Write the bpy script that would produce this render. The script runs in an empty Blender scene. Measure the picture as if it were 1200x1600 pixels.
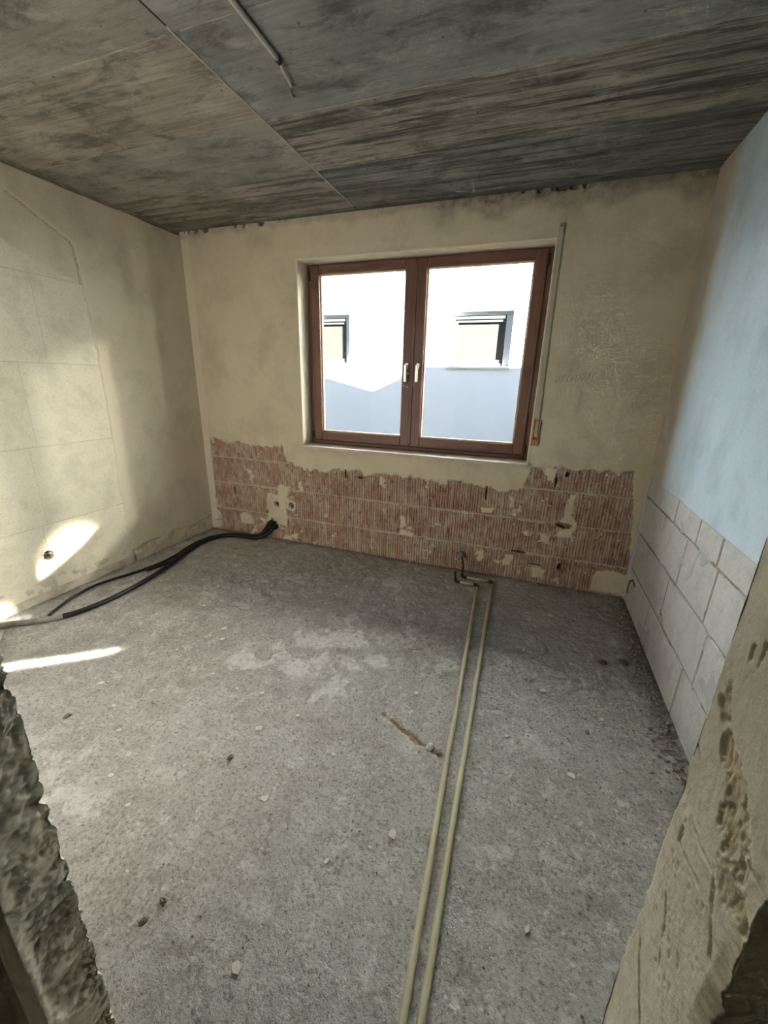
import bpy, bmesh, math, random
import numpy as np
from mathutils import Vector, Matrix, noise as mnoise

random.seed(7)
S = bpy.context.scene
COL = S.collection
W, H = 3.6417, 2.55            # room width, ceiling height
Y1, Y2 = -2.7203, -2.8203          # room face and hall face of the doorway wall
JL, JR = 2.156, 3.032          # left and right jamb of the doorway
FY = 5.0                       # neighbouring facade
SUN = Vector((-1.2, 1.0, -0.55))

# ------------------------------------------------------------------ camera
yaw, pitch, roll = 0.3412, 0.3134, 0.0246
fw = Vector((-math.sin(yaw)*math.cos(pitch), math.cos(yaw)*math.cos(pitch), -math.sin(pitch)))
rt = Vector((math.cos(yaw), math.sin(yaw), 0)); up = rt.cross(fw)
r_ = rt*math.cos(roll) + up*math.sin(roll); u_ = -rt*math.sin(roll) + up*math.cos(roll)
cam = bpy.data.cameras.new('camera'); camo = bpy.data.objects.new('camera', cam); COL.objects.link(camo)
m = Matrix((r_, u_, -fw)).transposed().to_4x4(); m.translation = Vector((2.8881, -3.0203, 1.4447))
camo.matrix_world = m
cam.sensor_fit = 'HORIZONTAL'; cam.sensor_width = 36; cam.lens = 633.44/1200*36
cam.clip_start = 0.02
S.camera = camo

# ------------------------------------------------------------------ world, sun, exposure
S.view_settings.view_transform = 'Standard'; S.view_settings.look = 'None'
S.view_settings.gamma = 1; S.view_settings.use_curve_mapping = False
S.view_settings.exposure = 0.34
SKY_STRENGTH, SUN_STRENGTH = 0.60, 240.0
wd = bpy.data.worlds.new('sky'); S.world = wd; wd.use_nodes = True
nt = wd.node_tree; nt.nodes.clear()
sk = nt.nodes.new('ShaderNodeTexSky'); sk.sky_type = 'NISHITA'; sk.sun_disc = False
sk.sun_elevation = math.atan2(0.55, math.hypot(1.2, 1)); sk.sun_rotation = math.atan2(1.2, -1.0)
sk.air_density = 1.0; sk.dust_density = 0.6
bgn = nt.nodes.new('ShaderNodeBackground'); bgn.inputs['Strength'].default_value = SKY_STRENGTH
wo = nt.nodes.new('ShaderNodeOutputWorld')
nt.links.new(sk.outputs[0], bgn.inputs[0]); nt.links.new(bgn.outputs[0], wo.inputs[0])
sl = bpy.data.lights.new('sun', 'SUN'); sl.energy = SUN_STRENGTH; sl.angle = math.radians(0.53); sl.color = (1, 0.96, 0.89)
slo = bpy.data.objects.new('sun', sl); COL.objects.link(slo)
slo.rotation_euler = SUN.to_track_quat('-Z', 'Y').to_euler()
S.cycles.max_bounces = 6; S.cycles.diffuse_bounces = 5; S.cycles.glossy_bounces = 2; S.cycles.transparent_max_bounces = 8
S.cycles.use_adaptive_sampling = True; S.cycles.adaptive_threshold = 0.04; S.cycles.adaptive_min_samples = 20
S.cycles.sample_clamp_indirect = 12; S.cycles.use_denoising = True
S.cycles.caustics_reflective = False; S.cycles.caustics_refractive = False

def glint(name, target, direction, size, size_y, spread, power, color=(1, .93, .8), axis=None, shape='RECTANGLE', y=4.9):
    """sunlight thrown back by a pane of the neighbouring house"""
    d = Vector(direction).normalized(); t = (y - target[1])/(-d.y)
    l = bpy.data.lights.new(name, 'AREA'); l.shape = shape; l.size = size; l.size_y = size_y
    l.spread = math.radians(spread); l.energy = power; l.color = color
    o = bpy.data.objects.new(name, l); COL.objects.link(o)
    a = Vector(axis) if axis else Vector((0, 0, 1)); a = (a - d*a.dot(d)).normalized(); b = (-d).cross(a)
    mm = Matrix((a, b, -d)).transposed().to_4x4(); mm.translation = Vector(target) - d*t; o.matrix_world = mm
    return o
def fill_lamp(name, loc, direction, sx, sy, power, color, spread=170):
    l = bpy.data.lights.new(name, 'AREA'); l.shape = 'RECTANGLE'; l.size = sx; l.size_y = sy; l.energy = power; l.color = color; l.spread = math.radians(spread)
    o = bpy.data.objects.new(name, l); COL.objects.link(o); o.location = loc
    o.rotation_euler = Vector(direction).to_track_quat('-Z', 'Y').to_euler(); return o
FILL_X0, FILL_X1, FILL_Z = .40, 1.78, 2.12      # unseen opening added to the doorway wall for the fill lamp
fill_lamp('room_fill', ((FILL_X0+FILL_X1)/2, Y2-.03, FILL_Z/2), (0, 1, 0), FILL_X1-FILL_X0-.02, FILL_Z-.06, 20, (1, .93, .82))  # fill lamp added to brighten the room, no known source there
glint('sun_glint', (0, -1.385, .20), (-1.10, -1, -.52), .34, .19, 1.3, 2.7, axis=(0, -.31, -.374))
glint('sun_glint_strip', (.62, -1.955, 0), (-.90, -1, -.62), .30, .040, .45, .75, axis=(.31, .23, 0))
glint('sun_glint_corner', (.03, -1.78, .03), (-1.15, -1, -.60), .09, .09, .6, .30, axis=(.3, .3, .4))
glint('sun_glint_wide', (0, -1.5, 1.0), (-1.2, -1, -.55), .42, .42, 40, 23, shape='DISK')

# ------------------------------------------------------------------ helpers
def fbm(X, Y, scale, octv=4, seed=0, gain=.5):
    """value noise, -1..1"""
    out = np.zeros(np.broadcast(X, Y).shape); amp = 1.0; tot = 0; f = 1.0/scale
    for o in range(octv):
        rng = np.random.RandomState(seed*31 + o)
        T = rng.rand(256, 256)*2 - 1
        x = X*f + 37.3 + o*11.7; y = Y*f + 51.9 + o*5.3
        xi = np.floor(x).astype(int); yi = np.floor(y).astype(int)
        fx = x - xi; fy = y - yi; fx = fx*fx*(3-2*fx); fy = fy*fy*(3-2*fy)
        a = T[xi % 256, yi % 256]; b = T[(xi+1) % 256, yi % 256]; c = T[xi % 256, (yi+1) % 256]; d = T[(xi+1) % 256, (yi+1) % 256]
        out += amp*((a*(1-fx)+b*fx)*(1-fy) + (c*(1-fx)+d*fx)*fy)
        tot += amp; amp *= gain; f *= 2.03
    return out/tot
def sstep(a, b, x):
    t = np.clip((x-a)/(b-a), 0, 1); return t*t*(3-2*t)

def link(o, parent=None):
    COL.objects.link(o)
    if parent is not None: o.parent = parent
    return o
def tag(o, label=None, cat=None, group=None, kind=None):
    if label: o['label'] = label
    if cat: o['category'] = cat
    if group: o['group'] = group
    if kind: o['kind'] = kind
    return o
def empty(name, loc=(0, 0, 0)):
    o = bpy.data.objects.new(name, None); COL.objects.link(o); o.empty_display_size = .05
    o.location = loc
    return o
def mesh_obj(name, verts, faces, mat, parent=None, smooth=False):
    me = bpy.data.meshes.new(name); me.from_pydata([tuple(v) for v in verts], [], faces); me.update()
    if smooth: me.polygons.foreach_set('use_smooth', [True]*len(me.polygons))
    me.materials.append(mat)
    o = bpy.data.objects.new(name, me)
    if parent is not None and parent.type == 'EMPTY' and parent.location.length > 0:
        # parts are modelled in world space: shift to the parent's base
        me.transform(Matrix.Translation(-world_loc(parent)))
    return link(o, parent)
def world_loc(p):
    v = Vector(p.location); q = p.parent
    while q is not None: v += q.location; q = q.parent
    return v
class MB:
    """collects shapes for one mesh"""
    def __init__(s): s.v = []; s.f = []
    def box(s, x0, x1, y0, y1, z0, z1, bev=0.0):
        if bev > 0:
            bm = bmesh.new(); bmesh.ops.create_cube(bm, size=1)
            for v in bm.verts: v.co = Vector(((x0+x1)/2 + v.co.x*(x1-x0), (y0+y1)/2 + v.co.y*(y1-y0), (z0+z1)/2 + v.co.z*(z1-z0)))
            bmesh.ops.bevel(bm, geom=list(bm.edges), offset=bev, segments=1, affect='EDGES')
            return s.bm(bm)
        b = len(s.v)
        s.v += [(x0,y0,z0),(x1,y0,z0),(x1,y1,z0),(x0,y1,z0),(x0,y0,z1),(x1,y0,z1),(x1,y1,z1),(x0,y1,z1)]
        s.f += [tuple(b+i for i in q) for q in ((0,3,2,1),(4,5,6,7),(0,1,5,4),(1,2,6,5),(2,3,7,6),(3,0,4,7))]
        return s
    def bm(s, bm):
        b = len(s.v); bm.verts.index_update()
        s.v += [tuple(v.co) for v in bm.verts]; s.f += [tuple(b+v.index for v in f.verts) for f in bm.faces]
        bm.free(); return s
    def tube(s, pts, r, n=10, closed=False, cap=True):
        pts = [Vector(p) for p in pts]; b = len(s.v); k = len(pts)
        prev = None
        for i, p in enumerate(pts):
            if closed: t = (pts[(i+1) % k] - pts[i-1]).normalized()
            else: t = (pts[min(i+1, k-1)] - pts[max(i-1, 0)]).normalized()
            if prev is None:
                a = t.orthogonal().normalized()
            else:
                a = (prev - t*prev.dot(t)).normalized()
            prev = a; c = t.cross(a)
            rr = r[i] if isinstance(r, (list, tuple)) else r
            for j in range(n):
                an = 2*math.pi*j/n
                s.v.append(tuple(p + a*math.cos(an)*rr + c*math.sin(an)*rr))
        for i in range(k if closed else k-1):
            for j in range(n):
                i2 = (i+1) % k
                s.f.append((b+i*n+j, b+i*n+(j+1) % n, b+i2*n+(j+1) % n, b+i2*n+j))
        if cap and not closed:
            s.f.append(tuple(b+j for j in range(n))[::-1]); s.f.append(tuple(b+(k-1)*n+j for j in range(n)))
        return s
    def lathe(s, prof, c, axis, n=24):
        """prof: (radius, height along axis)"""
        ax = Vector(axis).normalized(); a = ax.orthogonal().normalized(); d = ax.cross(a); b = len(s.v); c = Vector(c)
        for (r, h) in prof:
            for j in range(n):
                an = 2*math.pi*j/n
                s.v.append(tuple(c + ax*h + (a*math.cos(an) + d*math.sin(an))*r))
        for i in range(len(prof)-1):
            for j in range(n):
                s.f.append((b+i*n+j, b+i*n+(j+1) % n, b+(i+1)*n+(j+1) % n, b+(i+1)*n+j))
        return s
    def prism(s, poly, o, ux, uy, th):
        """polygon (u,v) pushed along ux x uy by th"""
        o, ux, uy = Vector(o), Vector(ux), Vector(uy); n = ux.cross(uy).normalized(); b = len(s.v); k = len(poly)
        for h in (0, th):
            for (u, v) in poly: s.v.append(tuple(o + ux*u + uy*v + n*h))
        s.f.append(tuple(b+i for i in range(k))[::-1]); s.f.append(tuple(b+k+i for i in range(k)))
        for i in range(k): s.f.append((b+i, b+(i+1) % k, b+k+(i+1) % k, b+k+i))
        return s
    def build(s, name, mat, parent=None, smooth=False):
        return mesh_obj(name, s.v, s.f, mat, parent, smooth)
def smooth_path(pts, step=.02):
    P = [Vector(p) for p in pts]; P = [P[0]*2-P[1]] + P + [P[-1]*2-P[-2]]; out = []
    for i in range(1, len(P)-2):
        n = max(2, int((P[i+1]-P[i]).length/step))
        for k in range(n):
            t = k/n; a, b, c, d = P[i-1:i+3]
            out.append(.5*((2*b) + (c-a)*t + (2*a-5*b+4*c-d)*t*t + (3*b-a-3*c+d)*t*t*t))
    out.append(P[-2]); return out
def heightfield(name, org, ud, vd, nd, us, vs, D, mat, attrs=None, keep=None, parent=None, smooth=True):
    """grid over org + u*ud + v*vd pushed by D along nd; attrs: float point attributes; keep: cell mask"""
    nu, nv = len(us), len(vs)
    U, V = np.meshgrid(us, vs, indexing='ij')
    P = np.array(org)[None, None, :] + U[..., None]*np.array(ud) + V[..., None]*np.array(vd) + D[..., None]*np.array(nd)
    idx = np.arange(nu*nv).reshape(nu, nv)
    q = np.stack([idx[:-1, :-1], idx[1:, :-1], idx[1:, 1:], idx[:-1, 1:]], -1)
    if np.dot(np.cross(ud, vd), nd) > 0: q = q[..., ::-1]
    q = q.reshape(-1, 4)
    if keep is not None: q = q[keep.reshape(-1)]
    me = bpy.data.meshes.new(name)
    me.vertices.add(nu*nv); me.vertices.foreach_set('co', P.reshape(-1).astype(np.float32))
    n = len(q); me.loops.add(n*4); me.loops.foreach_set('vertex_index', q.reshape(-1).astype(np.int32))
    me.polygons.add(n); me.polygons.foreach_set('loop_start', np.arange(0, n*4, 4, dtype=np.int32))
    me.polygons.foreach_set('loop_total', np.full(n, 4, dtype=np.int32))
    me.polygons.foreach_set('use_smooth', np.full(n, smooth))
    me.update(calc_edges=True)
    for k, A in (attrs or {}).items():
        me.attributes.new(k, 'FLOAT', 'POINT').data.foreach_set('value', np.ascontiguousarray(A.reshape(-1), dtype=np.float32))
    me.materials.append(mat)
    o = bpy.data.objects.new(name, me)
    return link(o, parent)
def carve(o, cutters):
    """boolean-cut an object with a list of MB cutters"""
    for c in cutters:
        t = c.build('cutter', o.data.materials[0]); mod = o.modifiers.new('b', 'BOOLEAN'); mod.object = t; mod.solver = 'EXACT'
        bpy.context.view_layer.update()
        me = bpy.data.meshes.new_from_object(o.evaluated_get(bpy.context.evaluated_depsgraph_get()))
        o.modifiers.clear(); old = o.data; o.data = me; me.name = old.name
        bpy.data.objects.remove(t)

# ------------------------------------------------------------------ materials
class NT:
    def __init__(s, name):
        s.m = bpy.data.materials.new(name); s.m.use_nodes = True; s.t = s.m.node_tree; s.t.nodes.clear()
        s.out = s.n('ShaderNodeOutputMaterial'); s.p = s.n('ShaderNodeBsdfPrincipled'); s.L(s.p.outputs[0], s.out.inputs[0])
        s.p.inputs['Roughness'].default_value = .85; s.p.inputs['Specular IOR Level'].default_value = .25
        s.pos = s.n('ShaderNodeNewGeometry').outputs['Position']
    def n(s, t): return s.t.nodes.new(t)
    def L(s, a, b): s.t.links.new(a, b)
    def put(s, sock, v):
        if isinstance(v, (int, float)): sock.default_value = v
        elif isinstance(v, (tuple, list)): sock.default_value = tuple(v) + ((1,) if len(v) == 3 and len(sock.default_value) == 4 else ())
        else: s.L(v, sock)
    def scaled(s, sc, off=(0, 0, 0), vec=None):
        x = s.n('ShaderNodeMapping'); x.inputs['Scale'].default_value = sc; x.inputs['Location'].default_value = off
        s.L(vec or s.pos, x.inputs[0]); return x.outputs[0]
    def noise(s, scale, detail=4, rough=.55, vec=None, dist=0):
        x = s.n('ShaderNodeTexNoise'); x.inputs['Scale'].default_value = scale; x.inputs['Detail'].default_value = detail
        x.inputs['Roughness'].default_value = rough; x.inputs['Distortion'].default_value = dist
        s.L(vec or s.pos, x.inputs['Vector']); return x.outputs[0]
    def voro(s, scale, vec=None, feature='F1', out=0):
        x = s.n('ShaderNodeTexVoronoi'); x.feature = feature; x.inputs['Scale'].default_value = scale
        s.L(vec or s.pos, x.inputs['Vector']); return x.outputs[out]
    def ramp(s, fac, stops):
        x = s.n('ShaderNodeValToRGB'); e = x.color_ramp.elements
        while len(e) > 1: e.remove(e[-1])
        for i, (p, c) in enumerate(stops):
            el = e[0] if i == 0 else e.new(p)
            el.position = p
            if isinstance(c, (int, float)): c = (c, c, c)
            el.color = (*c, 1)
        s.put(x.inputs[0], fac); return x.outputs[0]
    def mix(s, fac, a, b, mode='MIX'):
        x = s.n('ShaderNodeMix'); x.data_type = 'RGBA'; x.blend_type = mode
        s.put(x.inputs[0], fac); s.put(x.inputs[6], a); s.put(x.inputs[7], b); return x.outputs[2]
    def math(s, op, a, b=0.0, c=0.0, clamp=False):
        x = s.n('ShaderNodeMath'); x.operation = op; x.use_clamp = clamp
        s.put(x.inputs[0], a); s.put(x.inputs[1], b); s.put(x.inputs[2], c); return x.outputs[0]
    def attr(s, name):
        x = s.n('ShaderNodeAttribute'); x.attribute_name = name; return x.outputs['Fac']
    def bump(s, h, strength=.5, dist=.01, nrm=None):
        x = s.n('ShaderNodeBump'); x.inputs['Strength'].default_value = strength; x.inputs['Distance'].default_value = dist
        s.L(h, x.inputs['Height'])
        if nrm is not None: s.L(nrm, x.inputs['Normal'])
        return x.outputs[0]
    def done(s, color=None, normal=None, rough=None):
        if color is not None: s.put(s.p.inputs['Base Color'], color)
        if normal is not None: s.L(normal, s.p.inputs['Normal'])
        if rough is not None: s.put(s.p.inputs['Roughness'], rough)
        return s.m

def plain(name, c, rough=.6, metal=0, var=.15, vs=30, bump=0.0, spec=.3):
    t = NT(name); n = t.noise(vs, 4)
    col = t.mix(n, tuple(x*(1-var) for x in c), tuple(min(1, x*(1+var)) for x in c))
    t.p.inputs['Metallic'].default_value = metal; t.p.inputs['Specular IOR Level'].default_value = spec
    nb = t.bump(t.noise(vs*4, 3), bump, .003) if bump else None
    return t.done(col, nb, rough)

def m_plaster(name, ca, cb, cpatch, cmortar, dirt=(.16, .14, .11)):
    """attributes: plaster 1/0, patch, dirt"""
    t = NT(name)
    big = t.ramp(t.noise(1.6, 5, .6), [(.32, 0), (.68, 1)])
    c = t.mix(big, ca, cb)
    stain = t.ramp(t.noise(4.2, 6, .68, t.scaled((1, 1, .8), (3, 1, 7))), [(.47, 0), (.68, 1)])
    c = t.mix(t.math('MULTIPLY', stain, .5), c, tuple(x*.62 for x in ca))
    c = t.mix(t.attr('patch'), c, cpatch)
    fine = t.noise(140, 3, .7)
    c = t.mix(t.math('MULTIPLY', t.ramp(fine, [(.42, 1), (.55, 0)]), .22), c, tuple(x*.6 for x in ca))
    pit = t.ramp(t.voro(46), [(.04, 1), (.075, 0)])
    pits = t.math('MULTIPLY', pit, t.ramp(t.noise(5, 2), [(.52, 0), (.66, 1)]))
    c = t.mix(t.math('MULTIPLY', pits, .45), c, (.13, .11, .09))
    mo = t.mix(t.noise(35, 5, .7), cmortar, tuple(x*.6 for x in cmortar))
    c = t.mix(t.attr('plaster'), mo, c)
    c = t.mix(t.math('MULTIPLY', t.attr('dirt'), t.ramp(t.noise(22, 5, .7), [(.3, .35), (.6, 1)])), c, dirt)
    b = t.bump(t.noise(9, 5, .6), .25, .006)
    b = t.bump(fine, .35, .0018, b)
    b = t.bump(t.math('SUBTRACT', 1, pits), .5, .002, b)
    return t.done(c, b, .9)
M_BACK = m_plaster('back_wall_plaster', (.59, .53, .385), (.66, .60, .45), (.70, .63, .49), (.56, .49, .38))
M_LEFT = m_plaster('left_wall_plaster', (.57, .52, .39), (.63, .58, .45), (.67, .62, .47), (.66, .62, .49))
M_RIGHT = m_plaster('right_wall_plaster', (.51, .635, .745), (.56, .675, .775), (.50, .41, .28), (.42, .38, .33))
M_FRONT = m_plaster('doorway_wall_plaster', (.84, .78, .62), (.88, .83, .68), (.66, .56, .37), (.60, .51, .37))

def m_brick():
    t = NT('clay_block')
    oi = t.n('ShaderNodeObjectInfo').outputs['Random']
    base = t.ramp(oi, [(0, (.255, .125, .085)), (.5, (.31, .165, .115)), (1, (.235, .10, .066))])
    base = t.mix(t.ramp(t.noise(6, 5, .65), [(.35, 0), (.65, 1)]), base, (.36, .22, .155))
    # shade in the grooves between the ribs put into the colour, lime residue clinging to the ribs
    base = t.mix(t.math('MULTIPLY', t.attr('groove'), .32), base, (.115, .06, .042))
    st = t.noise(30, 6, .75, t.scaled((1, 1, .38)))
    rez = t.ramp(st, [(.38, 0), (.58, 1)])
    blot = t.ramp(t.noise(4.5, 4, .6, t.scaled((1, 1, 1), (9, 0, 2))), [(.34, 0), (.60, 1)])
    ribs = t.math('MULTIPLY_ADD', t.attr('groove'), -.35, 1.0)
    amt = t.math('MULTIPLY', t.math('MULTIPLY', rez, ribs), t.math('MULTIPLY_ADD', blot, .66, .34))
    c = t.mix(amt, base, (.50, .43, .33))
    film = t.ramp(t.noise(9, 6, .72, t.scaled((1, 1, .8), (2, 7, 5))), [(.50, 0), (.64, 1)])
    c = t.mix(t.math('MULTIPLY', film, .55), c, (.48, .415, .32))
    spot = t.ramp(t.noise(40, 4, .65, t.scaled((1, 1, .5), (3, 3, 3))), [(.60, 0), (.67, 1)])
    c = t.mix(t.math('MULTIPLY', spot, .8), c, (.17, .05, .03))
    blk = t.ramp(t.noise(33, 5, .7, t.scaled((1, 1, 1), (13, 3, 3))), [(.64, 0), (.70, 1)])
    c = t.mix(t.math('MULTIPLY', blk, .8), c, (.05, .035, .025))
    b = t.bump(t.noise(60, 5, .7), .7, .004)
    return t.done(c, b, .9)
M_BRICK = m_brick()

def m_block(name, ca, cb, sc=1.0, bs=.5):
    t = NT(name)
    c = t.mix(t.noise(4, 5, .6), ca, cb)
    oi = t.n('ShaderNodeObjectInfo').outputs['Random']
    c = t.mix(t.math('MULTIPLY', oi, .18), c, tuple(x*.7 for x in ca))
    sm = t.ramp(t.noise(11*sc, 6, .7), [(.48, 0), (.66, 1)])
    c = t.mix(t.math('MULTIPLY', sm, .35), c, tuple(x*.55 for x in ca))
    pit = t.ramp(t.noise(120, 2, .7), [(.36, 1), (.46, 0)])
    c = t.mix(t.math('MULTIPLY', pit, .3), c, tuple(x*.5 for x in ca))
    b = t.bump(t.noise(16*sc, 6, .65), bs, .012)
    b = t.bump(t.noise(130, 2, .7), .4, .002, b)
    return t.done(c, b, .92)
M_AAC = m_block('aerated_block', (.48, .48, .475), (.585, .59, .585))
M_GYP = m_block('gypsum_block', (.66, .62, .485), (.72, .68, .54), .5, .12)

def m_floor():
    t = NT('raw_concrete_floor')
    c = t.mix(t.ramp(t.noise(1.3, 4, .6), [(.35, 0), (.65, 1)]), (.335, .32, .29), (.42, .41, .385))
    c = t.mix(t.ramp(t.noise(7, 6, .72, t.scaled((1, 1, 1), (4, 2, 0))), [(.46, 0), (.66, .6)]), c, (.25, .235, .21))
    c = t.mix(t.ramp(t.noise(15, 6, .75, t.scaled((1, .8, 1), (8, 5, 0)), .6), [(.52, 0), (.64, .6)]), c, (.57, .56, .53))
    g = t.noise(85, 4, .78)
    c = t.mix(t.ramp(g, [(.36, .8), (.47, 0)]), c, (.12, .11, .097))
    c = t.mix(t.ramp(g, [(.56, 0), (.70, .5)]), c, (.62, .60, .56))
    g2 = t.noise(38, 5, .7, t.scaled((1, 1, 1), (2, 9, 0)))
    c = t.mix(t.ramp(g2, [(.33, .6), (.43, 0)]), c, (.16, .145, .12))
    sp = t.math('MULTIPLY', t.ramp(t.voro(24, t.scaled((1, 1.5, 1))), [(.10, 1), (.2, 0)]), t.ramp(t.noise(9, 3), [(.48, 0), (.58, 1)]))
    c = t.mix(t.math('MULTIPLY', sp, t.ramp(g2, [(.4, .2), (.55, .8)])), c, (.66, .64, .59))
    pa = t.math('MULTIPLY', t.attr('pale'), t.ramp(g2, [(.35, .25), (.6, .9)]))
    c = t.mix(pa, c, (.66, .65, .62))
    c = t.mix(t.attr('brown'), c, t.mix(g2, (.10, .065, .035), (.26, .18, .09)))
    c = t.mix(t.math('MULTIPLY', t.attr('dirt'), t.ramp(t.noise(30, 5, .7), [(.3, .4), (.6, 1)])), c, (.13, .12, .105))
    b = t.bump(g, .75, .005)
    b = t.bump(t.noise(28, 5, .7), .6, .010, b)
    return t.done(c, b, .9)
M_FLOOR = m_floor()

def m_ceiling():
    """object colour: R grain amount, G lightness, B warmth"""
    t = NT('board_marked_concrete')
    oi = t.n('ShaderNodeObjectInfo'); sep = t.n('ShaderNodeSeparateColor'); t.L(oi.outputs['Color'], sep.inputs[0])
    gr, li, wa = sep.outputs[0], sep.outputs[1], sep.outputs[2]
    off = t.n('ShaderNodeVectorMath'); off.operation = 'MULTIPLY_ADD'
    cv = t.n('ShaderNodeCombineXYZ'); t.L(oi.outputs['Random'], cv.inputs[0]); t.L(oi.outputs['Random'], cv.inputs[1])
    t.L(cv.outputs[0], off.inputs[0]); off.inputs[1].default_value = (31, 17, 0); t.L(t.pos, off.inputs[2]); P = off.outputs[0]
    lo = t.ramp(t.noise(3, 5, .65, P), [(.3, 0), (.7, 1)])
    cool = t.mix(lo, (.20, .208, .195), (.33, .34, .325))
    warm = t.mix(lo, (.25, .225, .175), (.41, .365, .30))
    c = t.mix(wa, cool, warm)
    gn = t.noise(8, 6, .7, t.scaled((.12, 2.9, 1), vec=P), .45)
    grain = t.math('MULTIPLY', t.ramp(gn, [(.43, 1), (.53, 0)]), gr)
    c = t.mix(t.math('MULTIPLY', grain, .9), c, (.062, .062, .052))
    fine = t.noise(22, 6, .75, t.scaled((.10, 3.4, 1), vec=P), .3)
    c = t.mix(t.math('MULTIPLY', t.ramp(fine, [(.52, 0), (.64, 1)]), t.math('MULTIPLY', gr, .6)), c, (.47, .42, .35))
    c = t.mix(t.math('MULTIPLY', t.ramp(fine, [(.36, 1), (.45, 0)]), t.math('MULTIPLY_ADD', gr, .6, .12)), c, (.06, .058, .048))
    blot = t.ramp(t.noise(6, 7, .75, t.scaled((.75, 1.7, 1), vec=P), .5), [(.50, 0), (.62, 1)])
    c = t.mix(t.math('MULTIPLY', blot, .68), c, (.085, .082, .066))
    pale = t.ramp(t.noise(5, 6, .7, t.scaled((.7, 1.8, 1), (5, 3, 1), vec=P), .4), [(.55, 0), (.72, 1)])
    c = t.mix(t.math('MULTIPLY', pale, .5), c, (.50, .48, .44))
    spk = t.math('MULTIPLY', t.ramp(t.voro(17, P), [(.08, 1), (.14, 0)]), t.ramp(t.noise(4, 2, .5, P), [(.52, 0), (.6, 1)]))
    c = t.mix(t.math('MULTIPLY', spk, .7), c, (.05, .048, .04))
    c = t.mix(li, (0, 0, 0), c)
    b = t.bump(gn, .7, .006); b = t.bump(t.noise(70, 3, .7, P), .4, .003, b); b = t.bump(t.noise(6, 4, .6, P), .3, .012, b)
    return t.done(c, b, .88)
M_CEIL = m_ceiling()
M_SLAB = plain('ceiling_slab_concrete', (.16, .155, .14), .9)
M_SEAM = plain('seam_concrete', (.40, .38, .33), .9, bump=.5)

def m_wood(name, a, b_, axis):
    t = NT(name); sc = [22, 22, 22]; sc[axis] = 1.4
    n = t.noise(3, 6, .6, t.scaled(tuple(sc)), .4)
    c = t.mix(t.ramp(n, [(.3, 0), (.7, 1)]), a, b_)
    c = t.mix(t.ramp(t.noise(6, 5, .7), [(.6, 0), (.8, .5)]), c, tuple(x*.6 for x in a))
    t.p.inputs['Specular IOR Level'].default_value = .4
    return t.done(c, t.bump(n, .15, .002), .42)
WA, WB = (.125, .062, .042), (.175, .088, .062)
M_WOODX = m_wood('reddish_wood_rail', WA, WB, 0); M_WOODZ = m_wood('reddish_wood_stile', WA, WB, 2)
M_BEAD = plain('lit_glazing_bead', (.62, .48, .34), .5)  # outside light on the sash edges put into the bead colour
def m_glass():
    t = NT('window_glass'); t.t.nodes.remove(t.p)
    tr = t.n('ShaderNodeBsdfTransparent'); tr.inputs[0].default_value = (.96, .97, .97, 1)
    gl = t.n('ShaderNodeBsdfGlossy'); gl.inputs['Roughness'].default_value = .03
    lw = t.n('ShaderNodeLayerWeight'); lw.inputs[0].default_value = .5
    fr = t.math('MULTIPLY_ADD', t.math('POWER', lw.outputs['Facing'], 5.0), .6, .006)
    mx = t.n('ShaderNodeMixShader'); t.L(fr, mx.inputs[0]); t.L(tr.outputs[0], mx.inputs[1]); t.L(gl.outputs[0], mx.inputs[2])
    t.L(mx.outputs[0], t.out.inputs[0]); return t.m
M_GLASS = m_glass()
M_METAL = plain('satin_aluminium', (.72, .68, .60), .35, .8, .05)
M_STONE = plain('sill_stone', (.55, .48, .38), .55, 0, .3, 14, .3)
M_REVEAL = plain('reveal_plaster', (.66, .60, .48), .85, 0, .12, 12, .3)
M_BEADW = plain('corner_bead_plaster', (.72, .66, .54), .8, 0, .1, 40)
M_BLACK = plain('black_cable_sheath', (.012, .012, .013), .45, 0, .3, 60)
M_SPLASH = plain('plaster_splashed_sheath', (.22, .21, .19), .8, 0, .9, 16)
M_GREYC = plain('grey_conduit_plastic', (.30, .29, .27), .6)
M_PIPE = plain('cream_pipe_sleeve', (.46, .42, .285), .5, 0, .12, 9, .1)
M_FIT = plain('tarnished_fitting', (.055, .038, .028), .5, .4, .4, 60)
M_COPPER = plain('copper_collar', (.42, .21, .11), .4, .8, .3, 80)
M_RAG = plain('grey_blue_plastic_plug', (.20, .235, .25), .6, 0, .5, 60, .6)
M_BOX = plain('cream_socket_box', (.66, .62, .52), .5, 0, .12, 80)
M_DARK = plain('socket_box_inside', (.05, .045, .04), .7)
M_BELT = plain('woven_shutter_belt', (.46, .42, .31), .9, 0, .2, 200, .4)
M_WIND = plain('brown_winder_plastic', (.42, .20, .11), .45)
M_CWIRE = plain('pale_plastic_tube', (.46, .44, .39), .55, 0, .2, 50)
M_PENCIL = plain('pencil_graphite', (.27, .25, .205), .7)
M_FLAKE = plain('plaster_flake', (.60, .57, .50), .9, 0, .15, 60, .5)
M_LUMP = plain('dark_debris', (.14, .115, .08), .95, 0, .4, 60, .7)
M_CHIP = plain('concrete_chips', (.30, .28, .245), .95, 0, .5, 30, .5)
M_FACADE = plain('white_house_render', (.76, .80, .82), .9, 0, .02, 60, .25)
M_HFRAME = plain('dimmed_window_frame', (.014, .0165, .016), .5, 0, .05)  # lighter frame colour darkened to offset the strong sun on it
M_HDARK = plain('dark_grey_blind_box', (.010, .0105, .011), .5, 0, .08)
M_HSHADE = plain('grey_reveal_shade', (.26, .275, .29), .5, 0, .05)  # tone of the shaded window reveal put into the colour
M_HSILL = plain('house_window_sill', (.70, .69, .67), .4, 0, .05)
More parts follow.
